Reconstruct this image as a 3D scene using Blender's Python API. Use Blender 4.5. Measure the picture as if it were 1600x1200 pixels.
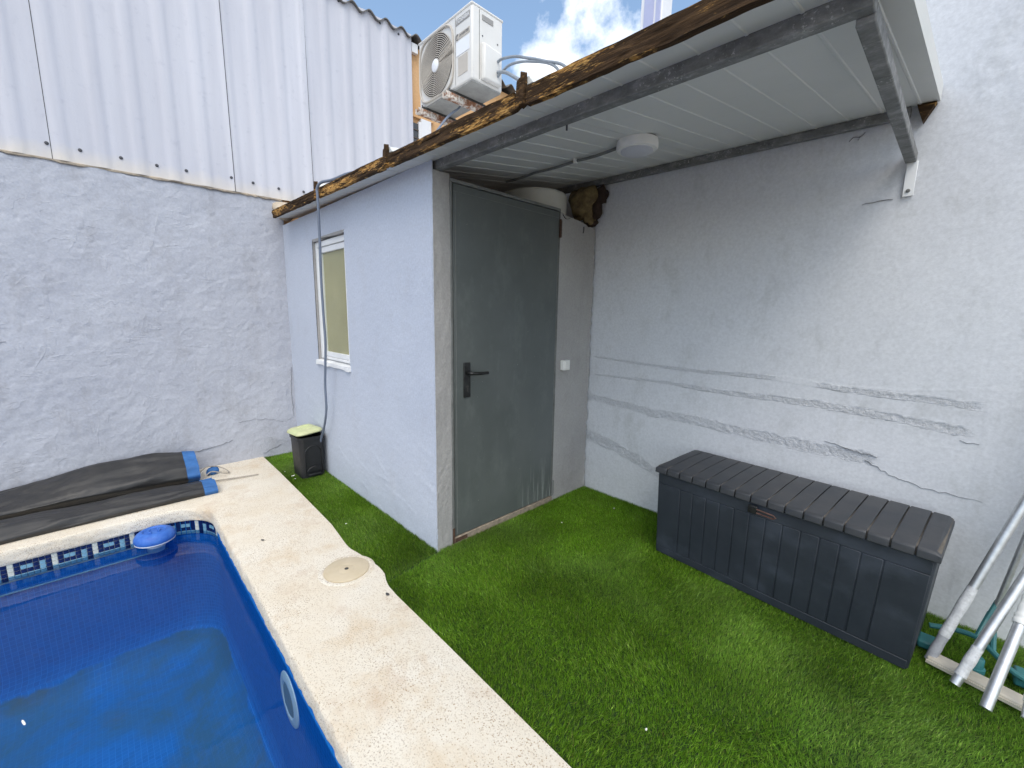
import bpy, bmesh, math, random
import numpy as np
from mathutils import Vector, Matrix

for o in list(bpy.data.objects):
    bpy.data.objects.remove(o, do_unlink=True)
scene = bpy.context.scene
COL = scene.collection
random.seed(7)
PI = math.pi

# ------------------------------------------------------------------ camera
cam_data = bpy.data.cameras.new("camera")
cam = bpy.data.objects.new("camera", cam_data)
COL.objects.link(cam)
YAW, PITCH, ROLL = -0.8024, -0.1645, 0.0150
_f = Vector((math.sin(YAW) * math.cos(PITCH), math.cos(YAW) * math.cos(PITCH), math.sin(PITCH)))
_r = Vector((math.cos(YAW), -math.sin(YAW), 0))
_u = _r.cross(_f)
_r2 = math.cos(ROLL) * _r + math.sin(ROLL) * _u
_u2 = -math.sin(ROLL) * _r + math.cos(ROLL) * _u
m = Matrix((_r2, _u2, -_f)).transposed().to_4x4()
m.translation = Vector((1.9878, -1.3220, 1.4))
cam.matrix_world = m
cam_data.sensor_width = 36
cam_data.lens = 661.9 / 1600 * 36
cam_data.clip_start = 0.02
cam_data.clip_end = 2000
scene.camera = cam
scene.render.resolution_x, scene.render.resolution_y = 1024, 768

# ------------------------------------------------------------------ sky and sun
SUN_EL, SUN_AZ = math.radians(58), math.radians(128)     # azimuth clockwise from +Y: behind the camera, to its right
world = bpy.data.worlds.new("World")
scene.world = world
world.use_nodes = True
wt = world.node_tree
wt.nodes.clear()
wo = wt.nodes.new("ShaderNodeOutputWorld")
bg = wt.nodes.new("ShaderNodeBackground")
sky = wt.nodes.new("ShaderNodeTexSky")
sky.sky_type = 'NISHITA'
sky.sun_disc = False
sky.sun_elevation = SUN_EL
sky.sun_rotation = SUN_AZ
sky.air_density = 1.0
sky.dust_density = 3.0
sky.ozone_density = 1.4
wc = wt.nodes.new("ShaderNodeTexCoord")
wm = wt.nodes.new("ShaderNodeMapping")
wm.inputs['Location'].default_value = (0.35, 7.3, 0.0)
wn = wt.nodes.new("ShaderNodeTexNoise")
wn.inputs['Scale'].default_value = 2.1
wn.inputs['Detail'].default_value = 9
wn.inputs['Roughness'].default_value = 0.6
wr = wt.nodes.new("ShaderNodeValToRGB")
wr.color_ramp.elements[0].position = 0.50
wr.color_ramp.elements[1].position = 0.60
wx = wt.nodes.new("ShaderNodeMixRGB")
wx.inputs[2].default_value = (7.0, 7.1, 7.3, 1)
wt.links.new(wc.outputs['Generated'], wm.inputs[0])
wt.links.new(wm.outputs[0], wn.inputs['Vector'])
wt.links.new(wn.outputs['Fac'], wr.inputs[0])
wt.links.new(wr.outputs[0], wx.inputs[0])
wh = wt.nodes.new("ShaderNodeMixRGB")
wh.blend_type = 'MULTIPLY'
wh.inputs[0].default_value = 1.0
wh.inputs[2].default_value = (1.0, 1.05, 1.0, 1)
wt.links.new(sky.outputs[0], wh.inputs[1])
wt.links.new(wh.outputs[0], wx.inputs[1])
wt.links.new(wx.outputs[0], bg.inputs[0])
bg.inputs[1].default_value = 0.15
wt.links.new(bg.outputs[0], wo.inputs[0])

sun_data = bpy.data.lights.new("sun", 'SUN')
sun_data.energy = 0.5
sun_data.angle = math.radians(40)
sun_data.color = (1.0, 0.95, 0.88)
sun = bpy.data.objects.new("sun", sun_data)
COL.objects.link(sun)
_sd = Vector((math.sin(SUN_AZ) * math.cos(SUN_EL), math.cos(SUN_AZ) * math.cos(SUN_EL), math.sin(SUN_EL)))
sun.rotation_euler = _sd.to_track_quat('Z', 'Y').to_euler()
sun.location = _sd * 30

scene.view_settings.view_transform = 'Standard'
scene.view_settings.look = 'None'
scene.view_settings.gamma = 1.0
scene.view_settings.exposure = 0.88
scene.view_settings.use_curve_mapping = False
scene.render.engine = 'CYCLES'
scene.cycles.max_bounces = 6
scene.cycles.diffuse_bounces = 4
scene.cycles.glossy_bounces = 2
scene.cycles.transparent_max_bounces = 12

# ------------------------------------------------------------------ helpers: noise
_rng = np.random.RandomState(11)
_TAB = _rng.rand(256, 256)


def vnoise(u, v, scale, seed=0):
    u = np.asarray(u, float) * scale + seed * 17.31
    v = np.asarray(v, float) * scale + seed * 9.77
    iu = np.floor(u).astype(int); iv = np.floor(v).astype(int)
    fu = u - iu; fv = v - iv
    fu = fu * fu * (3 - 2 * fu); fv = fv * fv * (3 - 2 * fv)
    a = _TAB[iu % 256, iv % 256]; b = _TAB[(iu + 1) % 256, iv % 256]
    c = _TAB[iu % 256, (iv + 1) % 256]; d = _TAB[(iu + 1) % 256, (iv + 1) % 256]
    return (a * (1 - fu) + b * fu) * (1 - fv) + (c * (1 - fu) + d * fu) * fv


def fbm(u, v, scale, seed=0, octs=4):
    t = 0; amp = 0.5; tot = 0
    for k in range(octs):
        t = t + amp * vnoise(u, v, scale * 2 ** k, seed + k * 3)
        tot += amp; amp *= 0.5
    return t / tot


def sstep(x, a, b):
    t = np.clip((x - a) / (b - a), 0, 1)
    return t * t * (3 - 2 * t)


def strokes(U, V, n, length, width, height, seed, angles=(0, PI)):
    """overlapping trowel strokes: plateaus that rise across their width and stop at a sharp lip"""
    r = np.random.RandomState(seed)
    H = np.zeros_like(U)
    u0, u1, v0, v1 = U.min(), U.max(), V.min(), V.max()
    uax, vax = U[:, 0], V[0, :]
    for i in range(n):
        cu, cv = r.uniform(u0, u1), r.uniform(v0, v1)
        a = r.uniform(*angles)
        L = r.uniform(*length); Wd = r.uniform(*width); hh = r.uniform(*height)
        R = L + Wd
        i0, i1 = np.searchsorted(uax, cu - R), np.searchsorted(uax, cu + R)
        j0, j1 = np.searchsorted(vax, cv - R), np.searchsorted(vax, cv + R)
        if i1 - i0 < 2 or j1 - j0 < 2:
            continue
        du = U[i0:i1, j0:j1] - cu; dv = V[i0:i1, j0:j1] - cv
        s = du * math.cos(a) + dv * math.sin(a)
        t = -du * math.sin(a) + dv * math.cos(a)
        t = t + 0.25 * Wd * np.sin(s / L * 2.2 + r.rand() * 6) + 0.12 * Wd * (vnoise(s, t, 25, i) - .5)
        along = np.clip(1 - (np.abs(s) / L) ** 4, 0, 1)
        q = (t / Wd + 1) / 2
        prof = np.where((q > 0) & (q < 1), q ** 1.5, 0)
        lip = np.exp(-((q - 0.97) / 0.035) ** 2) * 0.7 * (q < 1.05)
        H[i0:i1, j0:j1] = np.maximum(H[i0:i1, j0:j1] * 0.85, 0) * (prof > 0) + H[i0:i1, j0:j1] * (prof <= 0) + hh * (prof + lip) * along
    return H


# ------------------------------------------------------------------ helpers: objects
def tag(o, label=None, cat=None, group=None, kind=None):
    if label: o["label"] = label
    if cat: o["category"] = cat
    if group: o["group"] = group
    if kind: o["kind"] = kind
    return o


def thing(name, loc, label, cat, group=None, rz=0.0):
    o = bpy.data.objects.new(name, None)
    COL.objects.link(o)
    o.location = loc
    o.rotation_euler = (0, 0, rz)
    o.empty_display_size = 0.1
    return tag(o, label, cat, group)


def world_off(o):
    v = Vector((0, 0, 0))
    while o is not None:
        v += o.location
        o = o.parent
    return v


class MB:
    def __init__(self):
        self.v = []; self.f = []

    def add(self, vs, fs):
        b = len(self.v)
        self.v += [tuple(map(float, p)) for p in vs]
        self.f += [tuple(i + b for i in q) for q in fs]
        return self

    def box(self, x0, x1, y0, y1, z0, z1):
        return self.hexa([(x0, y0, z0), (x1, y0, z0), (x1, y1, z0), (x0, y1, z0)],
                         [(x0, y0, z1), (x1, y0, z1), (x1, y1, z1), (x0, y1, z1)])

    def hexa(self, bot, top):
        return self.add(list(bot) + list(top), [(3, 2, 1, 0), (4, 5, 6, 7), (0, 1, 5, 4), (1, 2, 6, 5), (2, 3, 7, 6), (3, 0, 4, 7)])

    def tube(self, path, r, n=10, cap=True):
        path = [Vector(p) for p in path]
        rs = r if isinstance(r, (list, tuple)) else [r] * len(path)
        up = None; rings = []
        for i, p in enumerate(path):
            t = (path[min(i + 1, len(path) - 1)] - path[max(i - 1, 0)])
            if t.length < 1e-9: t = Vector((0, 0, 1))
            t.normalize()
            if up is None:
                up = Vector((0, 0, 1)) if abs(t.z) < 0.9 else Vector((1, 0, 0))
            a = t.cross(up)
            if a.length < 1e-6:
                a = t.cross(Vector((0, 1, 0.1)))
            a.normalize(); b = a.cross(t).normalized(); up = b
            rings.append([p + rs[i] * (math.cos(2 * PI * k / n) * a + math.sin(2 * PI * k / n) * b) for k in range(n)])
        vs = [q for ring in rings for q in ring]; fs = []
        for i in range(len(path) - 1):
            for k in range(n):
                fs.append((i * n + k, i * n + (k + 1) % n, (i + 1) * n + (k + 1) % n, (i + 1) * n + k))
        if cap:
            fs.append(tuple(range(n - 1, -1, -1)))
            fs.append(tuple(range((len(path) - 1) * n, len(path) * n)))
        return self.add(vs, fs)

    def lathe(self, prof, centre, n=32, axis='z', squash=(1, 1)):
        cx, cy, cz = centre; vs = []; fs = []
        for (r, h) in prof:
            for k in range(n):
                a = 2 * PI * k / n
                p, q = r * math.cos(a) * squash[0], r * math.sin(a) * squash[1]
                if axis == 'z': vs.append((cx + p, cy + q, cz + h))
                elif axis == 'y': vs.append((cx + p, cy + h, cz + q))
                else: vs.append((cx + h, cy + p, cz + q))
        m_ = len(prof)
        for i in range(m_ - 1):
            for k in range(n):
                fs.append((i * n + k, i * n + (k + 1) % n, (i + 1) * n + (k + 1) % n, (i + 1) * n + k))
        fs.append(tuple(range(n - 1, -1, -1)))
        fs.append(tuple(range((m_ - 1) * n, m_ * n)))
        return self.add(vs, fs)

    def prism(self, pts, axis, a, b):
        """polygon pts (2D) swept along an axis from a to b"""
        def P(p, h):
            if axis == 'x': return (h, p[0], p[1])
            if axis == 'y': return (p[0], h, p[1])
            return (p[0], p[1], h)
        n = len(pts)
        vs = [P(p, a) for p in pts] + [P(p, b) for p in pts]
        fs = [tuple(range(n - 1, -1, -1)), tuple(range(n, 2 * n))]
        fs += [(i, (i + 1) % n, n + (i + 1) % n, n + i) for i in range(n)]
        return self.add(vs, fs)

    def build(self, name, mt, parent=None, smooth=False, bevel=0, seg=2, local=False, angle=40, recalc=True):
        me = bpy.data.meshes.new(name)
        off = Vector((0, 0, 0)) if (local or parent is None) else world_off(parent)
        me.from_pydata([(p[0] - off.x, p[1] - off.y, p[2] - off.z) for p in self.v], [], self.f)
        me.update()
        if recalc:
            bm = bmesh.new(); bm.from_mesh(me)
            bmesh.ops.recalc_face_normals(bm, faces=bm.faces)
            bm.to_mesh(me); bm.free()
        return finish(me, name, mt, parent, smooth, bevel, seg, angle)


def finish(me, name, mt, parent=None, smooth=False, bevel=0, seg=2, angle=40):
    ob = bpy.data.objects.new(name, me)
    COL.objects.link(ob)
    if mt: me.materials.append(mt)
    if parent is not None: ob.parent = parent
    if smooth:
        me.polygons.foreach_set("use_smooth", [True] * len(me.polygons))
        try:
            me.set_sharp_from_angle(angle=math.radians(angle))
        except Exception:
            pass
    if bevel:
        b = ob.modifiers.new("bevel", 'BEVEL')
        b.width = bevel; b.segments = seg; b.limit_method = 'ANGLE'; b.angle_limit = math.radians(35)
        b.harden_normals = False
        me.polygons.foreach_set("use_smooth", [True] * len(me.polygons))
        try:
            me.set_sharp_from_angle(angle=math.radians(50))
        except Exception:
            pass
    return ob


def share(src, parent=None, loc=(0, 0, 0), name=None):
    """copy of a piece that shares its mesh"""
    o = src.copy()
    if name: o.name = name
    COL.objects.link(o)
    o.parent = parent
    o.location = loc
    return o


def np_mesh(name, V, quads, mt, parent=None, smooth=True, angle=60):
    me = bpy.data.meshes.new(name)
    V = np.asarray(V, float)
    if parent is not None:
        V = V - np.array(world_off(parent))
    Q = np.asarray(quads, np.int32)
    k = Q.shape[1]
    me.vertices.add(len(V)); me.vertices.foreach_set("co", V.astype(np.float32).ravel())
    me.loops.add(Q.size); me.loops.foreach_set("vertex_index", Q.ravel())
    me.polygons.add(len(Q)); me.polygons.foreach_set("loop_start", np.arange(0, Q.size, k, dtype=np.int32))
    me.update(calc_edges=True)
    me.validate()
    return finish(me, name, mt, parent, smooth, angle=angle)


def grid_slab(name, us, vs, frame, h, thick, mt, parent=None, hole=None):
    """a wall skin displaced by h(U,V) along the normal, with a skirt back to thickness; frame = (origin, u, v, n)"""
    O, eu, ev, en = [np.array(a, float) for a in frame]
    us = np.asarray(us, float); vs = np.asarray(vs, float)
    U, Vv = np.meshgrid(us, vs, indexing='ij')
    H = h(U, Vv) if callable(h) else np.zeros_like(U)
    P = O + U[..., None] * eu + Vv[..., None] * ev + H[..., None] * en
    nu, nv = U.shape
    idx = np.arange(nu * nv).reshape(nu, nv)
    q = np.stack([idx[:-1, :-1], idx[1:, :-1], idx[1:, 1:], idx[:-1, 1:]], -1)
    if hole is not None:
        cu = (U[:-1, :-1] + U[1:, 1:]) / 2; cv = (Vv[:-1, :-1] + Vv[1:, 1:]) / 2
        q = q[~hole(cu, cv)]
    q = q.reshape(-1, 4)
    verts = P.reshape(-1, 3)
    # skirt
    ring = np.concatenate([idx[:, 0], idx[-1, 1:], idx[-2::-1, -1], idx[0, -2:0:-1]])
    back = verts[ring].copy()
    back = back - ((back - O) @ en)[:, None] * en - thick * en
    b0 = len(verts); n = len(ring)
    k = np.arange(n)
    sk = np.stack([ring[k], b0 + k, b0 + (k + 1) % n, ring[(k + 1) % n]], -1)
    allv = np.concatenate([verts, back]); allq = np.concatenate([q, sk])
    flip = np.dot(np.cross(eu, ev), en) < 0
    if flip: allq = allq[:, ::-1]
    return np_mesh(name, allv, allq, mt, parent)


# ------------------------------------------------------------------ helpers: materials
class NT:
    def __init__(self, name):
        self.m = bpy.data.materials.new(name)
        self.m.use_nodes = True
        self.t = self.m.node_tree
        self.b = self.t.nodes["Principled BSDF"]
        self.o = self.t.nodes["Material Output"]
        self.tc = self.t.nodes.new("ShaderNodeTexCoord")

    def obj(self, scale=(1, 1, 1), rot=(0, 0, 0), loc=(0, 0, 0)):
        mp = self.t.nodes.new("ShaderNodeMapping")
        self.t.links.new(self.tc.outputs['Object'], mp.inputs[0])
        mp.inputs['Scale'].default_value = scale
        mp.inputs['Rotation'].default_value = rot
        mp.inputs['Location'].default_value = loc
        return mp.outputs[0]

    def set(self, sock, val):
        s = self.b.inputs[sock]
        if hasattr(val, 'is_linked') or hasattr(val, 'links'):
            self.t.links.new(val, s)
        else:
            s.default_value = val if not isinstance(val, tuple) or len(val) != 3 else (*val, 1)

    def noise(self, scale, detail=4, rough=0.55, vec=None, dist=0.0):
        n = self.t.nodes.new("ShaderNodeTexNoise")
        n.inputs['Scale'].default_value = scale
        n.inputs['Detail'].default_value = detail
        n.inputs['Roughness'].default_value = rough
        n.inputs['Distortion'].default_value = dist
        self.t.links.new(vec if vec is not None else self.tc.outputs['Object'], n.inputs['Vector'])
        return n.outputs['Fac']

    def voro(self, scale, feature='F1', vec=None):
        n = self.t.nodes.new("ShaderNodeTexVoronoi")
        n.feature = feature
        n.inputs['Scale'].default_value = scale
        self.t.links.new(vec if vec is not None else self.tc.outputs['Object'], n.inputs['Vector'])
        return n.outputs['Distance']

    def ramp(self, fac, stops):
        n = self.t.nodes.new("ShaderNodeValToRGB")
        cr = n.color_ramp
        while len(cr.elements) < len(stops): cr.elements.new(0.5)
        for e, (p, c) in zip(cr.elements, stops):
            e.position = p
            e.color = (c, c, c, 1) if isinstance(c, (int, float)) else (*c, 1)
        self.t.links.new(fac, n.inputs[0])
        return n.outputs[0]

    def mix(self, fac, a, b, mode='MIX'):
        n = self.t.nodes.new("ShaderNodeMixRGB")
        n.blend_type = mode
        for s, v in ((n.inputs[0], fac), (n.inputs[1], a), (n.inputs[2], b)):
            if isinstance(v, (int, float)): s.default_value = v if s == n.inputs[0] else (v, v, v, 1)
            elif isinstance(v, tuple): s.default_value = (*v, 1)
            else: self.t.links.new(v, s)
        return n.outputs[0]

    def math(self, op, a, b=0.0):
        n = self.t.nodes.new("ShaderNodeMath")
        n.operation = op
        for s, v in ((n.inputs[0], a), (n.inputs[1], b)):
            if isinstance(v, (int, float)): s.default_value = v
            else: self.t.links.new(v, s)
        return n.outputs[0]

    def sep(self, vec=None):
        n = self.t.nodes.new("ShaderNodeSeparateXYZ")
        self.t.links.new(vec if vec is not None else self.tc.outputs['Object'], n.inputs[0])
        return n.outputs

    def bump(self, h, strength=0.3, dist=0.01, prev=None):
        n = self.t.nodes.new("ShaderNodeBump")
        n.inputs['Strength'].default_value = strength
        n.inputs['Distance'].default_value = dist
        self.t.links.new(h, n.inputs['Height'])
        if prev is not None: self.t.links.new(prev, n.inputs['Normal'])
        return n.outputs[0]


def simple(name, col, rough=0.6, metal=0.0, var=0.12, vscale=6.0, bump=0.0, bscale=60.0, col2=None, spec=0.5, rvar=0.0):
    t = NT(name)
    c2 = col2 if col2 else tuple(min(1, c * (1 + var)) for c in col)
    c1 = col if col2 else tuple(c * (1 - var) for c in col)
    f = t.ramp(t.noise(vscale, 6, 0.65), [(0.32, 0.0), (0.68, 1.0)])
    t.set('Base Color', t.mix(f, c1, c2))
    if rvar:
        t.set('Roughness', t.math('ADD', t.math('MULTIPLY', t.noise(vscale * 2.3, 5), rvar), rough - rvar / 2))
    else:
        t.set('Roughness', rough)
    t.set('Metallic', metal)
    t.set('Specular IOR Level', spec)
    if bump:
        t.set('Normal', t.bump(t.noise(bscale, 5, 0.6), bump, 0.004))
    return t.m


def plaster(name, c, c2, grain=140, gs=0.35, dirt=None, coarse=0.25, stains=0.5, raw=False, lines=0.0):
    t = NT(name)
    big = t.ramp(t.noise(1.7, 6, 0.6), [(0.3, 0.0), (0.7, 1.0)])
    col = t.mix(big, c, c2)
    if dirt:
        d = t.ramp(t.noise(5.0, 8, 0.7, t.obj((1, 1, 0.55))), [(0.52, 0.0), (0.72, stains)])
        col = t.mix(d, col, dirt)
    fine = t.ramp(t.noise(70, 4, 0.6), [(0.3, 0.9), (0.7, 1.06)])
    col = t.mix(1.0, col, fine, 'MULTIPLY')
    if raw:
        ra = t.t.nodes.new("ShaderNodeAttribute"); ra.attribute_name = 'raw'
        rk = ra.outputs['Fac']
        pit = t.ramp(t.noise(120, 5, 0.75), [(0.38, 0.74), (0.50, 1.0)])
        col = t.mix(t.math('MULTIPLY', rk, 0.8), col, t.mix(1.0, (0.56, 0.575, 0.61), pit, 'MULTIPLY'))
    t.set('Base Color', col)
    t.set('Roughness', 0.88)
    t.set('Specular IOR Level', 0.25)
    b1 = t.bump(t.noise(18, 6, 0.6), coarse, 0.012)
    b2 = t.bump(t.noise(grain, 4, 0.6), gs, 0.004, b1)
    if lines:
        for k_, (sc_l, st_l, lo_l) in enumerate(((3.2, (1, 1.2, 0.5), (0, 0, 0)), (5.5, (1, 0.5, 1.3), (3, 1, 2)), (8.0, (1, 0.8, 0.9), (7, 5, 1)))):
            nl = t.noise(sc_l, 3, 0.5, t.obj(st_l, rot=(0.5 * k_, 0, 0), loc=lo_l), 1.2)
            rid = t.ramp(nl, [(0.475, 0.0), (0.50, 1.0), (0.506, 0.0)])
            gate = t.ramp(t.noise(6.0, 3, 0.5, t.obj(loc=(k_ * 3.0, 1, 0))), [(0.50, 0.0), (0.60, 1.0)])
            b2 = t.bump(t.math('MULTIPLY', rid, gate), lines, 0.006, b2)
    if raw:
        b2 = t.bump(t.math('MULTIPLY', t.noise(95, 5, 0.75), rk), 0.9, 0.008, b2)
    t.set('Normal', b2)
    return t.m


MAT = {}
MAT['wall_left'] = plaster('rough_lavender_plaster', (0.42, 0.435, 0.495), (0.485, 0.50, 0.555), 120, 0.3, (0.345, 0.345, 0.375), 0.14, 0.7, lines=0.32)
MAT['wall_right'] = plaster('smooth_grey_plaster', (0.61, 0.625, 0.665), (0.65, 0.665, 0.70), 150, 0.16, (0.46, 0.47, 0.48), 0.06, 0.6, raw=True)
MAT['shed_side'] = plaster('sprayed_lavender_plaster', (0.49, 0.53, 0.62), (0.53, 0.57, 0.66), 190, 0.5, (0.45, 0.47, 0.53), 0.12, 0.4)
MAT['shed_front'] = plaster('grey_cement_render', (0.33, 0.32, 0.315), (0.40, 0.39, 0.38), 110, 0.5, (0.28, 0.27, 0.265), 0.3, 0.6)
MAT['crack'] = simple('crack_dark', (0.06, 0.058, 0.06), 0.95)  # near-black tone of crack lines, sheet lap joints and deck crumbs
MAT['hairline'] = simple('hairline_crack', (0.17, 0.17, 0.18), 0.95)
MAT['white_pvc'] = simple('white_window_plastic', (0.78, 0.79, 0.80), 0.35, var=0.04)
MAT['blind'] = simple('beige_blind', (0.50, 0.435, 0.245), 0.75, var=0.08, vscale=3)
MAT['black_plastic'] = simple('black_plastic', (0.012, 0.0125, 0.014), 0.5, var=0.3, vscale=9, bump=0.08, rvar=0.2)
MAT['lime'] = simple('lime_plastic', (0.56, 0.62, 0.32), 0.5, vscale=7, col2=(0.50, 0.50, 0.30))
MAT['steel_dark'] = simple('dark_handle_metal', (0.045, 0.046, 0.046), 0.4, 0.8, 0.3, 30)
MAT['rust'] = simple('rust', (0.075, 0.040, 0.026), 0.85, var=0.5, vscale=40, bump=0.3, bscale=120)
MAT['shackle'] = simple('brown_shackle', (0.085, 0.04, 0.03), 0.5, var=0.3, vscale=40)
MAT['screw'] = simple('screw_metal', (0.09, 0.09, 0.10), 0.5, 0.6)
MAT['white_switch'] = simple('white_switch_plastic', (0.78, 0.77, 0.73), 0.4, var=0.04)
MAT['hose'] = simple('grey_blue_hose', (0.16, 0.19, 0.25), 0.5, var=0.15, vscale=5)
MAT['conduit'] = simple('grey_conduit', (0.24, 0.27, 0.31), 0.55, var=0.15)
MAT['cream_mortar'] = simple('cream_mortar', (0.46, 0.385, 0.30), 0.9, var=0.2, vscale=25, bump=0.5, bscale=60)
MAT['threshold'] = simple('dirty_threshold', (0.27, 0.22, 0.17), 0.9, var=0.3, vscale=30, bump=0.4)
MAT['clip'] = simple('white_clip', (0.75, 0.75, 0.73), 0.5, var=0.05)
MAT['teal'] = simple('teal_plastic', (0.03, 0.15, 0.16), 0.45, var=0.2)
MAT['tape'] = simple('frayed_white_tape', (0.55, 0.56, 0.58), 0.85, var=0.2, vscale=60, bump=0.6, bscale=150)
MAT['tape_grey'] = simple('grey_tape', (0.33, 0.34, 0.37), 0.7, var=0.15, vscale=60, bump=0.4, bscale=120)
MAT['bar_white'] = simple('yellowed_white_plastic', (0.50, 0.46, 0.39), 0.5, var=0.15, vscale=10)
MAT['petal'] = simple('white_petal', (0.72, 0.72, 0.66), 0.7)
MAT['cord'] = simple('beige_cord', (0.36, 0.32, 0.27), 0.85, var=0.2, vscale=80)
MAT['blue_hem'] = simple('blue_hem_fabric', (0.03, 0.125, 0.34), 0.7, var=0.2, vscale=14, bump=0.2)
MAT['float_blue'] = simple('bleached_blue_plastic', (0.018, 0.095, 0.42), 0.55, vscale=30, col2=(0.045, 0.16, 0.52))
MAT['float_white'] = simple('float_white_plastic', (0.66, 0.68, 0.70), 0.5, var=0.06)
MAT['lens_grey'] = simple('pool_lens_grey', (0.22, 0.25, 0.26), 0.3, var=0.1)
MAT['tank'] = simple('white_enamel', (0.62, 0.61, 0.56), 0.35, var=0.04)
MAT['lamp_base'] = simple('lamp_white', (0.80, 0.79, 0.76), 0.45, var=0.05)
MAT['lamp_diffuser'] = simple('lamp_diffuser', (0.52, 0.53, 0.58), 0.3, var=0.04)
MAT['ac_white'] = simple('ac_white_paint', (0.74, 0.73, 0.71), 0.45, vscale=3, col2=(0.66, 0.645, 0.62))
MAT['ac_dark'] = simple('ac_dark_recess', (0.045, 0.043, 0.04), 0.7)
MAT['ac_grille'] = simple('ac_grille_wire', (0.50, 0.46, 0.41), 0.55, var=0.1)
MAT['ac_under'] = simple('ac_galvanised_base', (0.32, 0.32, 0.31), 0.6, 0.2, 0.2, 8)
MAT['ac_grey'] = simple('ac_label_grey', (0.30, 0.29, 0.28), 0.5, var=0.05)
MAT['ac_letter'] = simple('ac_letter_pale', (0.80, 0.80, 0.80), 0.5, var=0.02)
MAT['ac_print'] = simple('ac_print_dark', (0.13, 0.13, 0.14), 0.5, var=0.05)
MAT['sticker'] = simple('sticker_white', (0.80, 0.82, 0.86), 0.4, var=0.02)
MAT['orange'] = plaster('orange_render', (0.62, 0.36, 0.17), (0.70, 0.44, 0.24), 90, 0.3, (0.45, 0.26, 0.12), 0.2, 0.5)
MAT['roof_tile'] = simple('weathered_fibre_cement', (0.15, 0.145, 0.14), 0.9, var=0.35, vscale=14, bump=0.3)
MAT['brown_paint'] = simple('brown_shutter', (0.10, 0.075, 0.06), 0.6)
MAT['glass_dark'] = simple('dark_glass', (0.05, 0.055, 0.06), 0.1)
MAT['post_white'] = simple('post_white', (0.74, 0.74, 0.76), 0.5, var=0.04)
MAT['post_blue'] = simple('post_lavender', (0.42, 0.44, 0.62), 0.4, var=0.05)
MAT['foam'] = simple('aged_foam', (0.05, 0.030, 0.016), 0.95, vscale=13, col2=(0.27, 0.20, 0.09), bump=0.7, bscale=70)
MAT['foam_dark'] = simple('charred_foam', (0.035, 0.02, 0.014), 0.95, var=0.4, vscale=40, bump=0.6, bscale=80)
MAT['lid_plate'] = simple('sand_plastic_lid', (0.52, 0.43, 0.29), 0.5, vscale=12, col2=(0.58, 0.49, 0.35))


def mat_cladding():
    t = NT('pale_fibre_cement')
    st = t.ramp(t.noise(6, 6, 0.6, t.obj((1, 1, 0.08))), [(0.3, 0.0), (0.75, 1.0)])
    col = t.mix(st, (0.50, 0.505, 0.565), (0.60, 0.605, 0.665))
    sp = t.ramp(t.noise(16, 5, 0.7), [(0.58, 0.0), (0.72, 0.5)])
    col = t.mix(sp, col, (0.43, 0.44, 0.51))
    z = t.sep()[2]
    low = t.ramp(t.math('ADD', z, t.math('MULTIPLY', t.noise(9, 4), 0.10)), [(0.02, 0.75), (0.17, 0.0)])
    col = t.mix(low, col, (0.74, 0.66, 0.54))
    t.set('Base Color', col); t.set('Roughness', 0.8); t.set('Specular IOR Level', 0.25)
    t.set('Normal', t.bump(t.noise(90, 5, 0.6), 0.18, 0.004))
    return t.m


def mat_wood():
    t = NT('rotten_fascia_wood')
    v = t.obj((1.4, 22, 22))
    g = t.noise(3.2, 8, 0.65, v, 0.6)
    col = t.ramp(g, [(0.25, (0.012, 0.008, 0.005)), (0.5, (0.050, 0.029, 0.015)), (0.78, (0.12, 0.070, 0.034))])
    br = t.math('ADD', t.math('MULTIPLY', t.noise(2.6, 4, 0.6, t.obj((1.0, 1, 5), loc=(0.4, 0, 0.3))), 0.6), t.math('MULTIPLY', t.noise(7.0, 6, 0.7, t.obj((3, 6, 22))), 0.4))
    k = t.ramp(br, [(0.525, 0.0), (0.575, 1.0)])
    fine = t.noise(30, 5, 0.7, t.obj((1, 1, 6)))
    col = t.mix(k, col, t.ramp(fine, [(0.35, (0.13, 0.06, 0.02)), (0.50, (0.46, 0.24, 0.07)), (0.65, (0.72, 0.45, 0.16))]))
    t.set('Base Color', col); t.set('Roughness', 0.9); t.set('Specular IOR Level', 0.15)
    b = t.bump(g, 0.8, 0.012)
    t.set('Normal', t.bump(t.noise(60, 4), 0.4, 0.004, b))
    return t.m


def mat_galv(name, base=0.20):
    t = NT(name)
    n = t.noise(24, 7, 0.7, t.obj((0.6, 1, 1)))
    col = t.ramp(n, [(0.3, (base * 0.45, base * 0.46, base * 0.45)), (0.55, (base, base * 1.01, base)), (0.75, (base * 1.9, base * 1.9, base * 1.85))])
    w = t.math('MULTIPLY', t.ramp(t.noise(90, 4, 0.7), [(0.58, 0.0), (0.66, 1.0)]), t.ramp(t.noise(7, 4), [(0.48, 0.0), (0.62, 1.0)]))
    col = t.mix(w, col, (0.6, 0.6, 0.58))
    t.set('Base Color', col); t.set('Metallic', 0.15); t.set('Roughness', 0.62)
    t.set('Normal', t.bump(n, 0.12, 0.004))
    return t.m


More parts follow.
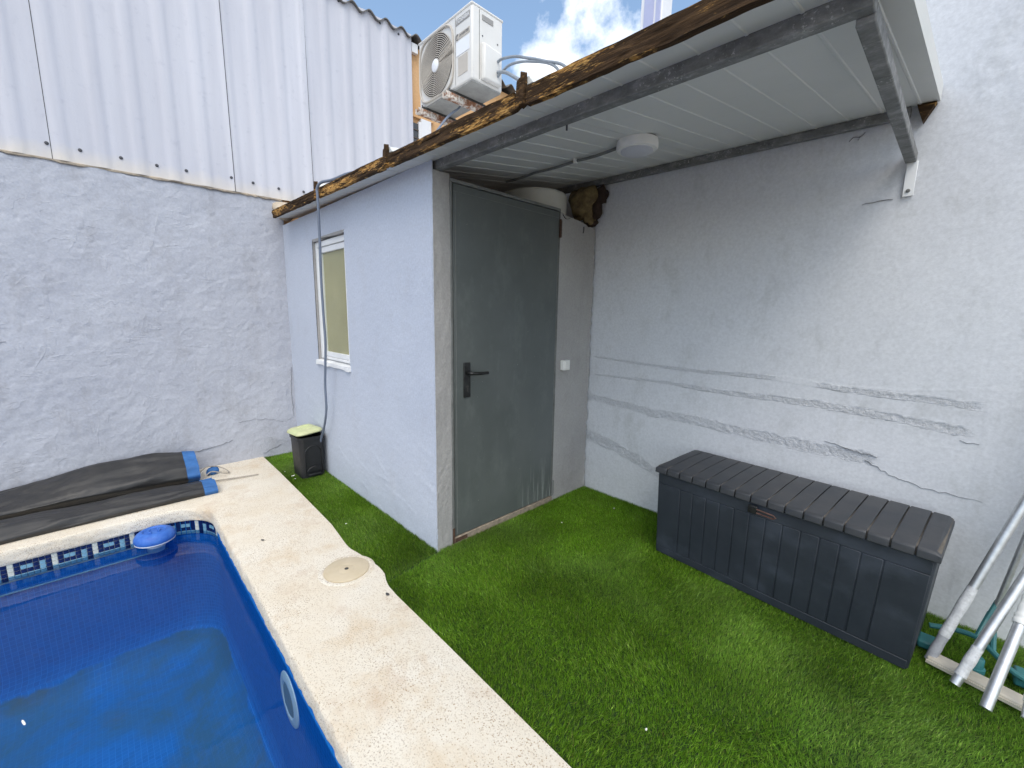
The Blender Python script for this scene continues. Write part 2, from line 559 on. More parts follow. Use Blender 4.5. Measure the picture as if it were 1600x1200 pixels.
def mat_door():
    t = NT('grey_green_door_paint')
    big = t.ramp(t.noise(1.6, 6, 0.6), [(0.3, 0.0), (0.7, 1.0)])
    col = t.mix(big, (0.080, 0.092, 0.088), (0.118, 0.130, 0.127))
    dust = t.ramp(t.noise(7, 7, 0.75, t.obj((1, 1, 0.5))), [(0.52, 0.0), (0.75, 0.35)])
    col = t.mix(dust, col, (0.20, 0.22, 0.21))
    s = t.sep()
    # dried splash streaks near the foot of the hinge side
    streak = t.noise(34, 5, 0.7, t.obj((1, 1, 0.06)))
    m1 = t.ramp(streak, [(0.52, 0.0), (0.62, 0.8)])
    my = t.ramp(s[1], [(0.62, 0.0), (0.85, 1.0)])
    mz = t.ramp(s[2], [(0.05, 1.0), (0.36, 0.0)])
    col = t.mix(t.math('MULTIPLY', t.math('MULTIPLY', m1, my), mz), col, (0.34, 0.36, 0.35))
    sp = t.ramp(t.voro(26), [(0.035, 1.0), (0.055, 0.0)])
    sp2 = t.math('MULTIPLY', sp, t.ramp(t.noise(5, 3), [(0.52, 0.0), (0.6, 0.8)]))
    col = t.mix(sp2, col, (0.5, 0.52, 0.5))
    t.set('Base Color', col)
    t.set('Roughness', t.math('ADD', t.math('MULTIPLY', t.noise(6, 5), 0.3), 0.22))
    t.set('Normal', t.bump(t.noise(4, 3), 0.06, 0.02))
    return t.m


def mat_deck():
    t = NT('cream_cast_stone')
    big = t.ramp(t.noise(1.9, 7, 0.62), [(0.36, 0.0), (0.66, 1.0)])
    col = t.mix(big, (0.655, 0.58, 0.465), (0.715, 0.67, 0.585))
    tan = t.ramp(t.noise(3.3, 6, 0.7, t.obj(loc=(4, 2, 0))), [(0.52, 0.0), (0.72, 0.7)])
    col = t.mix(tan, col, (0.56, 0.43, 0.28))
    br = t.math('MULTIPLY', t.ramp(t.noise(2.2, 6, 0.7, t.obj(loc=(1.3, 8.1, 0))), [(0.55, 0.0), (0.72, 0.7)]), 0.8)
    col = t.mix(br, col, (0.42, 0.27, 0.17))
    grit = t.math('MULTIPLY', t.ramp(t.noise(150, 3, 0.6), [(0.56, 0.0), (0.64, 1.0)]), t.ramp(t.noise(4, 5, 0.7), [(0.38, 0.15), (0.62, 1.0)]))
    col = t.mix(grit, col, (0.33, 0.26, 0.20))
    dots = t.math('MULTIPLY', t.ramp(t.voro(130), [(0.20, 1.0), (0.36, 0.0)]), t.ramp(t.noise(60, 3, 0.6), [(0.42, 0.0), (0.50, 1.0)]))
    dots = t.math('MULTIPLY', dots, t.ramp(t.noise(3.0, 5, 0.7, t.obj(loc=(9, 1, 0))), [(0.36, 0.25), (0.60, 0.9)]))
    col = t.mix(dots, col, (0.32, 0.21, 0.115))
    t.set('Base Color', col); t.set('Roughness', 0.9); t.set('Specular IOR Level', 0.2)
    b = t.bump(t.noise(22, 5, 0.6), 0.35, 0.008)
    t.set('Normal', t.bump(t.noise(190, 4, 0.6), 0.5, 0.003, b))
    return t.m


def mat_pool(floor=False):
    t = NT('blue_pool_mosaic_floor' if floor else 'blue_pool_mosaic')
    br = t.t.nodes.new("ShaderNodeTexBrick")
    br.offset = 0.0
    br.inputs['Scale'].default_value = 1.0
    br.inputs['Brick Width'].default_value = 0.026
    br.inputs['Row Height'].default_value = 0.026
    br.inputs['Mortar Size'].default_value = 0.0016
    br.inputs['Mortar Smooth'].default_value = 0.3
    br.inputs['Bias'].default_value = 0.0
    br.inputs['Color1'].default_value = (0.004, 0.135, 0.44, 1)
    br.inputs['Color2'].default_value = (0.006, 0.160, 0.51, 1)
    br.inputs['Mortar'].default_value = (0.02, 0.21, 0.60, 1)
    if floor:
        t.t.links.new(t.tc.outputs['Object'], br.inputs['Vector'])
    else:
        # walls run along x or along y: u = x + y, v = z
        s = t.sep()
        cb = t.t.nodes.new("ShaderNodeCombineXYZ")
        t.t.links.new(t.math('ADD', s[0], s[1]), cb.inputs[0])
        t.t.links.new(s[2], cb.inputs[1])
        t.t.links.new(cb.outputs[0], br.inputs['Vector'])
    col = br.outputs['Color']
    if floor:
        al = t.ramp(t.noise(2.0, 8, 0.68, t.obj((1.0, 1.0, 1.0), loc=(0.2, 1.4, 0)), 0.4), [(0.40, 0.0), (0.60, 0.8)])
        fz = t.ramp(t.math('ADD', t.math('MULTIPLY', t.sep()[2], -1.0), t.math('MULTIPLY', t.noise(5, 5), 0.12)), [(0.985, 0.0), (1.11, 1.0)])
        al = t.math('MULTIPLY', al, fz)
        col = t.mix(t.math('MULTIPLY', t.ramp(t.noise(2.6, 4), [(0.35, 0.1), (0.65, 0.6)]), fz), col, (0.012, 0.14, 0.37))
        col = t.mix(al, col, (0.040, 0.120, 0.19))
        br2 = t.ramp(t.noise(1.5, 7, 0.6, t.obj(loc=(3.0, 0.7, 0))), [(0.60, 0.0), (0.72, 0.6)])
        col = t.mix(t.math('MULTIPLY', br2, fz), col, (0.10, 0.11, 0.10))
    t.set('Base Color', col); t.set('Roughness', 0.7); t.set('Specular IOR Level', 0.1)
    return t.m


def mat_water():
    t = NT('pool_water')
    t.t.nodes.remove(t.b)
    tr = t.t.nodes.new("ShaderNodeBsdfTransparent")
    tr.inputs[0].default_value = (0.74, 0.90, 0.99, 1)
    gl = t.t.nodes.new("ShaderNodeBsdfGlossy")
    gl.inputs['Roughness'].default_value = 0.02
    fr = t.t.nodes.new("ShaderNodeFresnel")
    fr.inputs['IOR'].default_value = 1.33
    mx = t.t.nodes.new("ShaderNodeMixShader")
    nb = t.bump(t.noise(7, 3, 0.5), 0.05, 0.02)
    t.t.links.new(nb, gl.inputs['Normal']); t.t.links.new(nb, fr.inputs['Normal'])
    t.t.links.new(fr.outputs[0], mx.inputs[0])
    t.t.links.new(tr.outputs[0], mx.inputs[1]); t.t.links.new(gl.outputs[0], mx.inputs[2])
    t.t.links.new(mx.outputs[0], t.o.inputs['Surface'])
    return t.m


def mat_glass():
    t = NT('window_glass')
    t.t.nodes.remove(t.b)
    tr = t.t.nodes.new("ShaderNodeBsdfTransparent")
    tr.inputs[0].default_value = (0.93, 0.95, 0.94, 1)
    gl = t.t.nodes.new("ShaderNodeBsdfGlossy")
    gl.inputs['Roughness'].default_value = 0.03
    lw_ = t.t.nodes.new("ShaderNodeLayerWeight")
    mx = t.t.nodes.new("ShaderNodeMixShader")
    t.t.links.new(t.ramp(lw_.outputs['Facing'], [(0.0, 0.02), (0.55, 0.04), (0.80, 0.14), (1.0, 0.6)]), mx.inputs[0])
    t.t.links.new(tr.outputs[0], mx.inputs[1]); t.t.links.new(gl.outputs[0], mx.inputs[2])
    t.t.links.new(mx.outputs[0], t.o.inputs['Surface'])
    return t.m


def mat_grass():
    t = NT('artificial_turf_blades')
    a = t.t.nodes.new("ShaderNodeAttribute"); a.attribute_name = "Col"
    t.set('Base Color', a.outputs['Color'])
    t.set('Roughness', 0.45); t.set('Specular IOR Level', 0.35)
    tl = t.t.nodes.new("ShaderNodeBsdfTranslucent")
    t.t.links.new(a.outputs['Color'], tl.inputs[0])
    mx = t.t.nodes.new("ShaderNodeMixShader"); mx.inputs[0].default_value = 0.12
    t.t.links.new(t.b.outputs[0], mx.inputs[1]); t.t.links.new(tl.outputs[0], mx.inputs[2])
    t.t.links.new(mx.outputs[0], t.o.inputs['Surface'])
    return t.m


def mat_tarp():
    t = NT('black_tarpaulin')
    n = t.ramp(t.noise(5, 7, 0.65), [(0.35, 0.0), (0.7, 1.0)])
    col = t.mix(n, (0.017, 0.017, 0.019), (0.036, 0.034, 0.032))
    d = t.ramp(t.noise(9, 7, 0.75, t.obj((1, 0.5, 1))), [(0.58, 0.0), (0.74, 0.5)])
    col = t.mix(d, col, (0.12, 0.11, 0.095))
    t.set('Base Color', col)
    t.set('Roughness', t.math('ADD', t.math('MULTIPLY', t.noise(6, 4), 0.25), 0.36))
    b = t.bump(t.noise(9, 4, 0.55, t.obj((1.5, 0.5, 1))), 0.3, 0.02)
    t.set('Normal', t.bump(t.noise(400, 2), 0.1, 0.001, b))
    return t.m


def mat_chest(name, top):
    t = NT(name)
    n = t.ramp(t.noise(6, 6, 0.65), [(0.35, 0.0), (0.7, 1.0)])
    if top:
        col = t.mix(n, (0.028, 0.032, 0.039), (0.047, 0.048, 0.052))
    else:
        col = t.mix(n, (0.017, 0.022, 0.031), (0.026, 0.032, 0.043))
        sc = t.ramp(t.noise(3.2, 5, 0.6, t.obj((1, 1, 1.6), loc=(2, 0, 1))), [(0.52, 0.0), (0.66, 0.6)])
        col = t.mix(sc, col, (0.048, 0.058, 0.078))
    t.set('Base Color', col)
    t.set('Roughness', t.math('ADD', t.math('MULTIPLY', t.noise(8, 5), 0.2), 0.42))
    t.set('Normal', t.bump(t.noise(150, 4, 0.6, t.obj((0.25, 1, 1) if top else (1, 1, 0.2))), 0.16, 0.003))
    return t.m


def mat_alu():
    t = NT('brushed_aluminium')
    n = t.noise(40, 4, 0.6)
    t.set('Base Color', t.ramp(n, [(0.3, (0.52, 0.53, 0.54)), (0.7, (0.68, 0.69, 0.70))]))
    t.set('Metallic', 0.85); t.set('Roughness', 0.42)
    return t.m


def mat_bracket():
    t = NT('rusty_white_bracket')
    k = t.ramp(t.noise(16, 7, 0.7), [(0.44, 0.0), (0.56, 1.0)])
    t.set('Base Color', t.mix(k, (0.66, 0.62, 0.57), t.ramp(t.noise(50, 4), [(0.3, (0.14, 0.05, 0.025)), (0.7, (0.36, 0.17, 0.09))])))
    t.set('Roughness', 0.8)
    return t.m


def mat_panel():
    t = NT('white_sandwich_panel')
    n = t.ramp(t.noise(2.2, 6, 0.65), [(0.35, 0.0), (0.7, 1.0)])
    col = t.mix(n, (0.62, 0.63, 0.61), (0.67, 0.675, 0.655))
    d = t.ramp(t.noise(40, 5, 0.75), [(0.62, 0.0), (0.75, 0.35)])
    col = t.mix(d, col, (0.40, 0.38, 0.34))
    t.set('Base Color', col); t.set('Roughness', 0.42)
    return t.m


MAT['cladding'] = mat_cladding(); MAT['wood'] = mat_wood(); MAT['galv'] = mat_galv('galvanised_steel', 0.205)
MAT['door'] = mat_door(); MAT['deck'] = mat_deck(); MAT['pool'] = mat_pool(); MAT['pool_floor'] = mat_pool(True)
MAT['water'] = mat_water(); MAT['glass'] = mat_glass(); MAT['grass'] = mat_grass(); MAT['tarp'] = mat_tarp()
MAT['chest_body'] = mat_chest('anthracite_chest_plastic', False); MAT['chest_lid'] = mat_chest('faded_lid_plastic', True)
MAT['lid_dust'] = simple('dusty_lid_groove', (0.10, 0.088, 0.075), 0.85, var=0.2, vscale=20)
MAT['alu'] = mat_alu(); MAT['bracket'] = mat_bracket(); MAT['panel'] = mat_panel()
MAT['ground'] = simple('bare_ground', (0.28, 0.24, 0.19), 0.95, var=0.2, vscale=2, bump=0.4)
MAT['turf_back'] = simple('turf_backing', (0.018, 0.045, 0.010), 0.95, var=0.3, vscale=40)
MAT['tile_navy'] = simple('navy_glass_tile', (0.006, 0.014, 0.075), 0.15, var=0.35, vscale=20)
MAT['tile_cream'] = simple('cream_glass_tile', (0.55, 0.57, 0.52), 0.2, var=0.08, vscale=20)
MAT['tile_light'] = simple('pale_blue_glass_tile', (0.17, 0.34, 0.46), 0.2, var=0.15, vscale=20)
MAT['grout'] = simple('grey_grout', (0.42, 0.45, 0.45), 0.85)
MAT['steel_frame'] = simple('door_frame_paint', (0.17, 0.175, 0.17), 0.55, var=0.25, vscale=12, rvar=0.2)

# ------------------------------------------------------------------ shared geometry of the place
LX = -2.494           # face of the left boundary wall
DY = 1.454            # face of the long wall behind the chest
WATER_Z = -0.172


def zu(x, y):          # underside of the lean-to roof
    return 2.172 - 0.018 * (x - 0.7) + 0.142 * (y - 0.04)


# ================================================================== SETTING
# ground: one sheet round the pool, out to the horizon
g = MB()
G = 400
hx0, hx1, hy0, hy1 = -1.75, 4.3, -4.2, -0.75
xs_, ys_ = [-G, hx0, hx1, G], [-G, hy0, hy1, G]
for i in range(3):
    for j in range(3):
        if i == 1 and j == 1: continue
        g.add([(xs_[i], ys_[j], -0.06), (xs_[i + 1], ys_[j], -0.06), (xs_[i + 1], ys_[j + 1], -0.06), (xs_[i], ys_[j + 1], -0.06)], [(0, 1, 2, 3)])
tag(g.build('ground', MAT['ground']), kind='structure')

# pool outline (clockwise seen from above, starting on the right-hand edge)
PX0, PX1, PY0, PY1, PR = -1.675, 4.0, -4.0, -0.885, 0.26


def outline(inset, n=10):
    x0, x1, y0, y1, r = PX0 + inset, PX1 - inset, PY0 + inset, PY1 - inset, PR - inset * 0.5
    pts = []
    for cx, cy, a0 in ((x1 - r, y1 - r, PI / 2), (x1 - r, y0 + r, 0), (x0 + r, y0 + r, -PI / 2), (x0 + r, y1 - r, -PI)):
        for k in range(n + 1):
            a = a0 - (PI / 2) * k / n
            pts.append((cx + r * math.cos(a), cy + r * math.sin(a)))
    return pts


def resample(pts, step):
    P = [Vector((p[0], p[1])) for p in pts]; out = []
    for a, b in zip(P, P[1:] + P[:1]):
        L = (b - a).length
        k = max(1, int(L / step))
        for i in range(k): out.append(a.lerp(b, i / k))
    return out


# deck: top sheet between the pool outline and the wall / turf edge
TURF = [(-2.60, -0.318), (-2.0, -0.322), (-1.4, -0.334), (-0.72, -0.351), (-0.42, -0.382), (-0.36, -0.384), (-0.27, -0.368), (-0.17, -0.355),
        (-0.09, -0.345), (-0.033, -0.345), (0.02, -0.352), (0.062, -0.371), (0.12, -0.386), (0.218, -0.392), (0.655, -0.394), (1.333, -0.402), (3.0, -0.42), (4.6, -0.43)]


def turf_edge(x):
    for (a, b), (c, d) in zip(TURF, TURF[1:]):
        if a <= x <= c:
            return b + (d - b) * (x - a) / (c - a)
    return TURF[-1][1]


bm = bmesh.new()
inner = resample(outline(0.0), 0.015)
rr = random.Random(3)
iv = [bm.verts.new((p.x, p.y, 0)) for p in inner]
outer = [(x, turf_edge(x)) for x in np.linspace(-2.52, 4.6, 240)] + [(4.6, -4.6), (-2.52, -4.6)]
ov = [bm.verts.new((x, y, 0)) for x, y in outer]
ie = [bm.edges.new((iv[i], iv[(i + 1) % len(iv)])) for i in range(len(iv))]
oe = [bm.edges.new((ov[i], ov[(i + 1) % len(ov)])) for i in range(len(ov))]
bmesh.ops.triangle_fill(bm, use_beauty=True, edges=ie + oe, normal=(0, 0, 1))
# outer step down to the turf
lo = [bm.verts.new((v.co.x, v.co.y, -0.06)) for v in ov]
for i in range(len(ov)):
    j = (i + 1) % len(ov)
    bm.faces.new((ov[i], ov[j], lo[j], lo[i]))
# rounded, uneven nosing and face of the coping, down to its underside
prof = [(0.004, -0.0015), (0.009, -0.005), (0.012, -0.012), (0.014, -0.024), (0.015, -0.036), (0.0155, -0.048), (0.015, -0.060), (0.015, -0.072), (0.014, -0.083), (0.008, -0.090), (-0.03, -0.091)]
prev = iv
N = len(inner)
nrm = []
for i in range(N):
    t_ = (inner[(i + 1) % N] - inner[i - 1]).normalized()
    nrm.append(Vector((t_.y, -t_.x)))      # points into the pool (outline is clockwise)
jit = [0.008 * (fbm(np.array([i * 0.015]), np.array([0.0]), 6, 2)[0] - 0.5) for i in range(N)]
for (dn, dz) in prof:
    cur = []
    for i in range(N):
        k = jit[i] + 0.007 * (float(vnoise(np.array([i * 0.015]), np.array([dz * 1.5]), 38, 5)[0]) - 0.5)
        p = inner[i] + nrm[i] * (dn + (k if -0.085 < dz < -0.004 else 0))
        cur.append(bm.verts.new((p.x, p.y, dz)))
    for i in range(N):
        j = (i + 1) % N
        bm.faces.new((prev[i], cur[i], cur[j], prev[j]))
    prev = cur
bmesh.ops.recalc_face_normals(bm, faces=bm.faces)
me = bpy.data.meshes.new('pool_deck'); bm.to_mesh(me); bm.free()
deck = tag(finish(me, 'pool_deck', MAT['deck'], smooth=True, angle=50), kind='structure')

# pool basin: walls and coved floor
basin_pts = resample(outline(-0.004), 0.06)
prof = [(0, -0.088), (0, -0.80), (0.006, -0.86), (0.022, -0.915), (0.05, -0.965), (0.09, -1.005), (0.14, -1.033), (0.20, -1.048), (0.26, -1.052)]
cb = MB(); n = len(basin_pts)
bn = []
for i in range(n):
    t_ = (basin_pts[(i + 1) % n] - basin_pts[i - 1]).normalized(); bn.append(Vector((t_.y, -t_.x)))
for (d, z) in prof:
    cb.v += [(basin_pts[i].x + bn[i].x * d, basin_pts[i].y + bn[i].y * d, z) for i in range(n)]
for r_ in range(len(prof) - 1):
    for i in range(n):
        j = (i + 1) % n
        cb.f.append((r_ * n + i, (r_ + 1) * n + i, (r_ + 1) * n + j, r_ * n + j))
basin_mb = cb
wmb = MB(); wmb.v = cb.v[:4 * n]; wmb.f = [f_ for f_ in cb.f if max(f_) < 4 * n]
basin = tag(wmb.build('pool_wall', MAT['pool'], smooth=True, recalc=False), kind='structure')
fl = MB(); lev = 3
base = lev * n
wall_f = [f_ for f_ in cb.f if min(f_) < base]
fl.v = list(cb.v[base:])
fl.f = [tuple(i - base for i in f_) for f_ in cb.f if min(f_) >= base] + [tuple(range(len(cb.v) - base - n, len(cb.v) - base))]
tag(fl.build('pool_floor', MAT['pool_floor'], smooth=True), kind='structure')
# shallow ledge trim just under the waterline on the far wall
led = MB(); led.box(PX0 - 0.003, PX0 + 0.004, -3.7, -1.14, -0.275, -0.268)
led.build('ledge_trim', MAT['tile_light'], basin)

# water
wp = outline(-0.003, 12)
w = MB(); w.add([(x, y, WATER_Z) for x, y in wp], [tuple(range(len(wp)))])
tag(w.build('water', MAT['water']), kind='structure')

# waterline band of little square tiles in a key pattern: individual pieces where the photo shows them
PAT = ["NNNNNNC", "NLNLLNC", "NLNNNNC", "NLLLLLL"]
TS, TG = 0.0235, 0.0255
tm = {}
for key, mk in (('N', 'tile_navy'), ('C', 'tile_cream'), ('L', 'tile_light')):
    tb = MB(); tb.box(-0.0002, 0.004, -TS / 2, TS / 2, -TS / 2, TS / 2)
    tm[key] = tb.build('tile', MAT[mk], basin, bevel=0.001, seg=1)
first = {k: True for k in tm}
gb = MB(); gb.box(PX0 - 0.0035, PX0 - 0.0015, -2.32, PY1 - PR - 0.002, -0.205, -0.0905)
gb.build('grout_bed', MAT['grout'], basin)
count = 0
rest = MB()
for c in range(46):
    y = PY1 - PR - 0.018 - c * TG
    for r_ in range(4):
        k = PAT[r_][c % 7]
        z = -0.104 - r_ * TG
        src = tm[k]
        if first[k]:
            src.location = (PX0 - 0.001, y, z); first[k] = False
        else:
            share(src, basin, (PX0 - 0.001, y, z))
        count += 1
tag(rest, None) if False else None
# the curved corner and the near side: same band, pieces joined
curve = resample(outline(-0.002, 14), TG)
bandm = {'N': MB(), 'C': MB(), 'L': MB()}
cs = [p for p in curve if (p.y > PY1 - PR - 0.005 and p.x < PX0 + PR + 0.02)]
cs.sort(key=lambda p: (p.x, p.y))
for c in range(len(cs) - 1):
    a, b = cs[c], cs[c + 1]
    t_ = (b - a)
    if t_.length > 0.04 or t_.length < 0.008: continue
    t_.normalize(); nn = Vector((t_.y, -t_.x))
    mid = (a + b) / 2
    for r_ in range(4):
        z = -0.104 - r_ * TG
        k = PAT[r_][c % 7]
        q = []
        for dn in (-0.001, 0.003):
            for (s_, zz) in ((-1, -1), (1, -1), (1, 1), (-1, 1)):
                p = mid + t_ * (s_ * TS / 2) + nn * dn
                q.append((p.x, p.y, z + zz * TS / 2))
        bandm[k].add(q, [(0, 1, 2, 3), (4, 5, 6, 7), (0, 1, 5, 4), (1, 2, 6, 5), (2, 3, 7, 6), (3, 0, 4, 7)])
for k, mk in (('N', 'tile_navy'), ('C', 'tile_cream'), ('L', 'tile_light')):
    tag(bandm[k].build('tile_band', MAT[mk], basin), kind='stuff')


# turf backing sheets, then the blades
def turf_poly(x0, x1, top, name):
    xs = np.linspace(x0, x1, 80)
    mb = MB()
    lowp = [(x, turf_edge(x) + 0.006, -0.024) for x in xs]
    hip = [(x, top, -0.024) for x in xs]
    k = len(xs)
    mb.add(lowp + hip, [(i, i + 1, k + i + 1, k + i) for i in range(k - 1)])
    return tag(mb.build(name, MAT['turf_back']), kind='structure')


turf_poly(-2.52, 0.02, 0.03, 'turf_backing')
turf_poly(0.02, 3.6, 1.48, 'turf_backing')


def seam_x(y):         # joint between the two turf strips
    return 0.068 - (y + 0.37) * 0.068 / 0.37 * 0.9


def blades(name, label, region, dens, seed, lean, tone):
    r = np.random.RandomState(seed)
    x0, x1, y0, y1 = region
    n = int((x1 - x0) * (y1 - y0) * dens)
    x = r.uniform(x0, x1, n); y = r.uniform(y0, y1, n)
    ex = np.interp(x, [p[0] for p in TURF], [p[1] for p in TURF])
    keep = y > ex + 0.004
    if seed == 1:       # strip beside the shed
        keep &= (y < 0.0) & (x < seam_x(y) - 0.006)
    else:
        keep &= ~((x < 0.0) & (y > 0.0)) & (x > np.where(y < 0.02, seam_x(y) + 0.006, 0.0))
        d2 = np.hypot(x - 1.99, y + 1.32)
        keep &= r.rand(n) < np.clip(3.2 / np.maximum(d2, 1.0) ** 0.8, 0.5, 1.0)
    x, y = x[keep], y[keep]; n = len(x)
    patch = fbm(x, y, 2.6, 4 + seed, 3)
    patch2 = fbm(x, y, 6.0, 14 + seed, 3)
    h = r.uniform(0.015, 0.024, n) * (0.85 + 0.3 * patch2)
    a = r.uniform(0, 2 * PI, n)
    la = lean[0] + 4.5 * (patch - 0.5) + r.normal(0, 0.9, n)
    lm = h * np.clip(lean[1] + 1.0 * (patch2 - 0.5) + r.normal(0, 0.28, n), 0.05, 1.0)
    wv = r.uniform(0.0008, 0.0014, n)
    ca, sa = np.cos(a), np.sin(a)
    z0 = -0.020
    tx, ty = x + np.cos(la) * lm, y + np.sin(la) * lm
    tz = z0 + np.sqrt(np.maximum(h * h - (lm * 0.55) ** 2, (0.5 * h) ** 2))
    V = np.zeros((n, 3, 3))
    V[:, 0] = np.stack([x - ca * wv, y - sa * wv, np.full(n, z0)], -1)
    V[:, 1] = np.stack([x + ca * wv, y + sa * wv, np.full(n, z0)], -1)
    V[:, 2] = np.stack([tx, ty, tz], -1)
    T = (np.arange(n) * 3)[:, None] + np.array([[0, 1, 2]])
    ob = np_mesh(name, V.reshape(-1, 3), T, MAT['grass'], smooth=False)
    pal = np.array([(0.092, 0.215, 0.010), (0.142, 0.295, 0.016), (0.215, 0.385, 0.034), (0.33, 0.47, 0.08), (0.21, 0.20, 0.05)])
    pick = r.choice(5, n, p=[0.30, 0.38, 0.24, 0.06, 0.02])
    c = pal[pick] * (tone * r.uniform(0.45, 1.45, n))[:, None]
    dust = np.clip((fbm(x, y, 1.9, 24 + seed, 4) - 0.46) * 3.0, 0, 1) * 0.30       # trodden, dusty, paler patches
    c = c * (1 - dust[:, None] * 0.6) + np.array([0.20, 0.27, 0.11]) * dust[:, None]
    c = c * (0.55 + 0.95 * fbm(x, y, 3.0, 54 + seed, 3))[:, None]
    C4 = np.ones((n, 3, 4), np.float32)
    C4[:, :, :3] = c[:, None, :]
    at = ob.data.color_attributes.new("Col", 'FLOAT_COLOR', 'POINT')
    at.data.foreach_set("color", C4.ravel())
    return tag(ob, label, 'turf', kind='stuff')


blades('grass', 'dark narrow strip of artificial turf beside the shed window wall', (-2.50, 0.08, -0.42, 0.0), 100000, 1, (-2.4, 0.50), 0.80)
blades('grass', 'wide sheet of artificial turf in front of the door and storage chest', (0.0, 3.1, -0.45, DY), 100000, 2, (-0.9, 0.42), 1.0)

# ================================================================== WALLS
# left boundary wall, heavily trowelled
lw = thing('boundary_wall', (LX, -1.2, 0), 'rough trowelled lavender grey plaster wall behind the folded pool cover', 'wall')
us = np.arange(-3.6, 0.021, 0.0105); vs = np.arange(-0.05, 2.4151, 0.0105)


def h_left(U, V):
    s = strokes(U, V, 520, (0.05, 0.22), (0.03, 0.10), (0.0003, 0.0018), 5, (-1.2, 1.9))
    s += strokes(U, V, 520, (0.02, 0.09), (0.008, 0.024), (0.0005, 0.0022), 9, (0, PI)) * sstep(fbm(U, V, 1.5, 77, 2), 0.35, 0.6)
    n = (fbm(U, V, 2.2, 1, 4) - 0.5) * 0.022 + (fbm(U, V, 22, 6, 3) - 0.5) * 0.006 + (vnoise(U, V, 70, 16) - 0.5) * 0.0016
    pits = sstep(vnoise(U, V, 45, 8), 0.86, 0.97) * -0.004
    top = sstep(V, 2.375, 2.415) * (vnoise(U, V, 14, 2) - 0.9) * 0.03
    return s + n + pits + top - 0.004


grid_slab('plaster_face', us, vs, ((LX, 0, 0), (0, 1, 0), (0, 0, 1), (1, 0, 0)), h_left, 0.2, MAT['wall_left'], lw)
bk = MB(); bk.box(LX - 0.26, LX - 0.03, -6.0, 0.02, -0.05, 2.405)
bk.build('wall_core', MAT['wall_left'], lw)
# crumbling cream mortar bead along the top
mb_ = MB()
ys = np.arange(-3.6, 0.0, 0.03)
ring = []
for i, y in enumerate(ys):
    k = float(fbm(np.array([y]), np.array([0.3]), 9, 3)[0]); k2 = float(vnoise(np.array([y]), np.array([1.3]), 30, 4)[0])
    z0, z1 = 2.402 - 0.012 * k2, 2.412 + 0.012 * k
    x0 = LX + 0.002 + 0.010 * k2
    ring.append([(LX - 0.05, y, z0), (x0, y, z0), (x0 + 0.003, y, (z0 + z1) / 2), (x0 - 0.012, y, z1), (LX - 0.05, y, z1)])
mb_.v = [p for r_ in ring for p in r_]
for i in range(len(ys) - 1):
    for k in range(4):
        mb_.f.append((i * 5 + k, i * 5 + k + 1, (i + 1) * 5 + k + 1, (i + 1) * 5 + k))
mb_.build('mortar_bead', MAT['cream_mortar'], lw)


def crack(parent, pts, axis, face, width=0.003, seed=0, proud=0.006, mk='crack'):
    """a thin ragged fissure line standing in the plaster skin; pts are (along, z)"""
    r = random.Random(seed); fine = []
    for (a, b), (c, d) in zip(pts, pts[1:]):
        k = max(2, int(math.hypot(c - a, d - b) / 0.018))
        for i in range(k):
            t_ = i / k
            fine.append((a + (c - a) * t_ + r.uniform(-.005, .005), b + (d - b) * t_ + r.uniform(-.007, .007)))
    fine.append(pts[-1])
    mb = MB(); vs_ = []
    for i, (a, z) in enumerate(fine):
        wdt = width * r.uniform(0.25, 1.0) * (0.4 + 0.6 * math.sin(PI * (i + 0.5) / len(fine)))
        for dz in (-wdt / 2, wdt / 2):
            for dp in (-0.01, proud):
                vs_.append((face + dp, a, z + dz) if axis == 'x' else (a, face - dp, z + dz))
    fs = []
    for i in range(len(fine) - 1):
        o = i * 4; p = o + 4
        fs += [(o + 1, o + 3, p + 3, p + 1), (o, o + 1, p + 1, p), (o + 2, o + 3, p + 3, p + 2)]
    mb.add(vs_, fs)
    return mb.build('crack', MAT[mk], parent)


for i, p in enumerate(([(-1.30, .112), (-1.165, .105), (-1.04, .119), (-.929, .15), (-.722, .176), (-.55, .21)], [(-.31, .03), (-.239, .066), (-.152, .085), (-.109, .109), (-.05, .12)],
                       [(-.50, .37), (-.353, .379), (-.218, .356), (-.136, .311), (-.017, .343)], [(-.02, .36), (-.03, .6), (-.012, .85)], [(-1.95, 1.10), (-1.80, 1.16)])):
    crack(lw, p, 'x', LX, 0.0022, i, 0.001 if i != 3 else 0.004, 'hairline')

# long wall on the right, with rough unfinished bands
rw = thing('long_wall', (1.5, DY, 0), 'smooth pale grey plaster wall with rough horizontal bands behind the chest', 'wall')
BANDS = [([(0.029, 1.078), (0.489, 1.056), (0.848, 1.048), (1.135, 1.055), (1.356, 1.054), (1.553, 1.037), (1.728, 1.032), (1.933, 1.028), (2.122, 1.02)], (0.012, 0.034)),
         ([(0.037, 0.938), (0.385, 0.942), (0.665, 0.947), (0.982, 0.933), (1.298, 0.937), (1.502, 0.937), (1.684, 0.93), (1.899, 0.913), (2.113, 0.897)], (0.010, 0.044)),
         ([(-0.05, 0.752), (0.02, 0.75), (0.28, 0.735), (0.535, 0.716), (0.82, 0.719), (1.088, 0.707), (1.322, 0.697), (1.529, 0.688), (1.711, 0.695), (1.807, 0.69)], (0.050, 0.062)),
         ([(-0.05, 0.445), (0.01, 0.434), (0.225, 0.402), (0.425, 0.351), (0.621, 0.286), (0.763, 0.224)], (0.085, 0.070))]


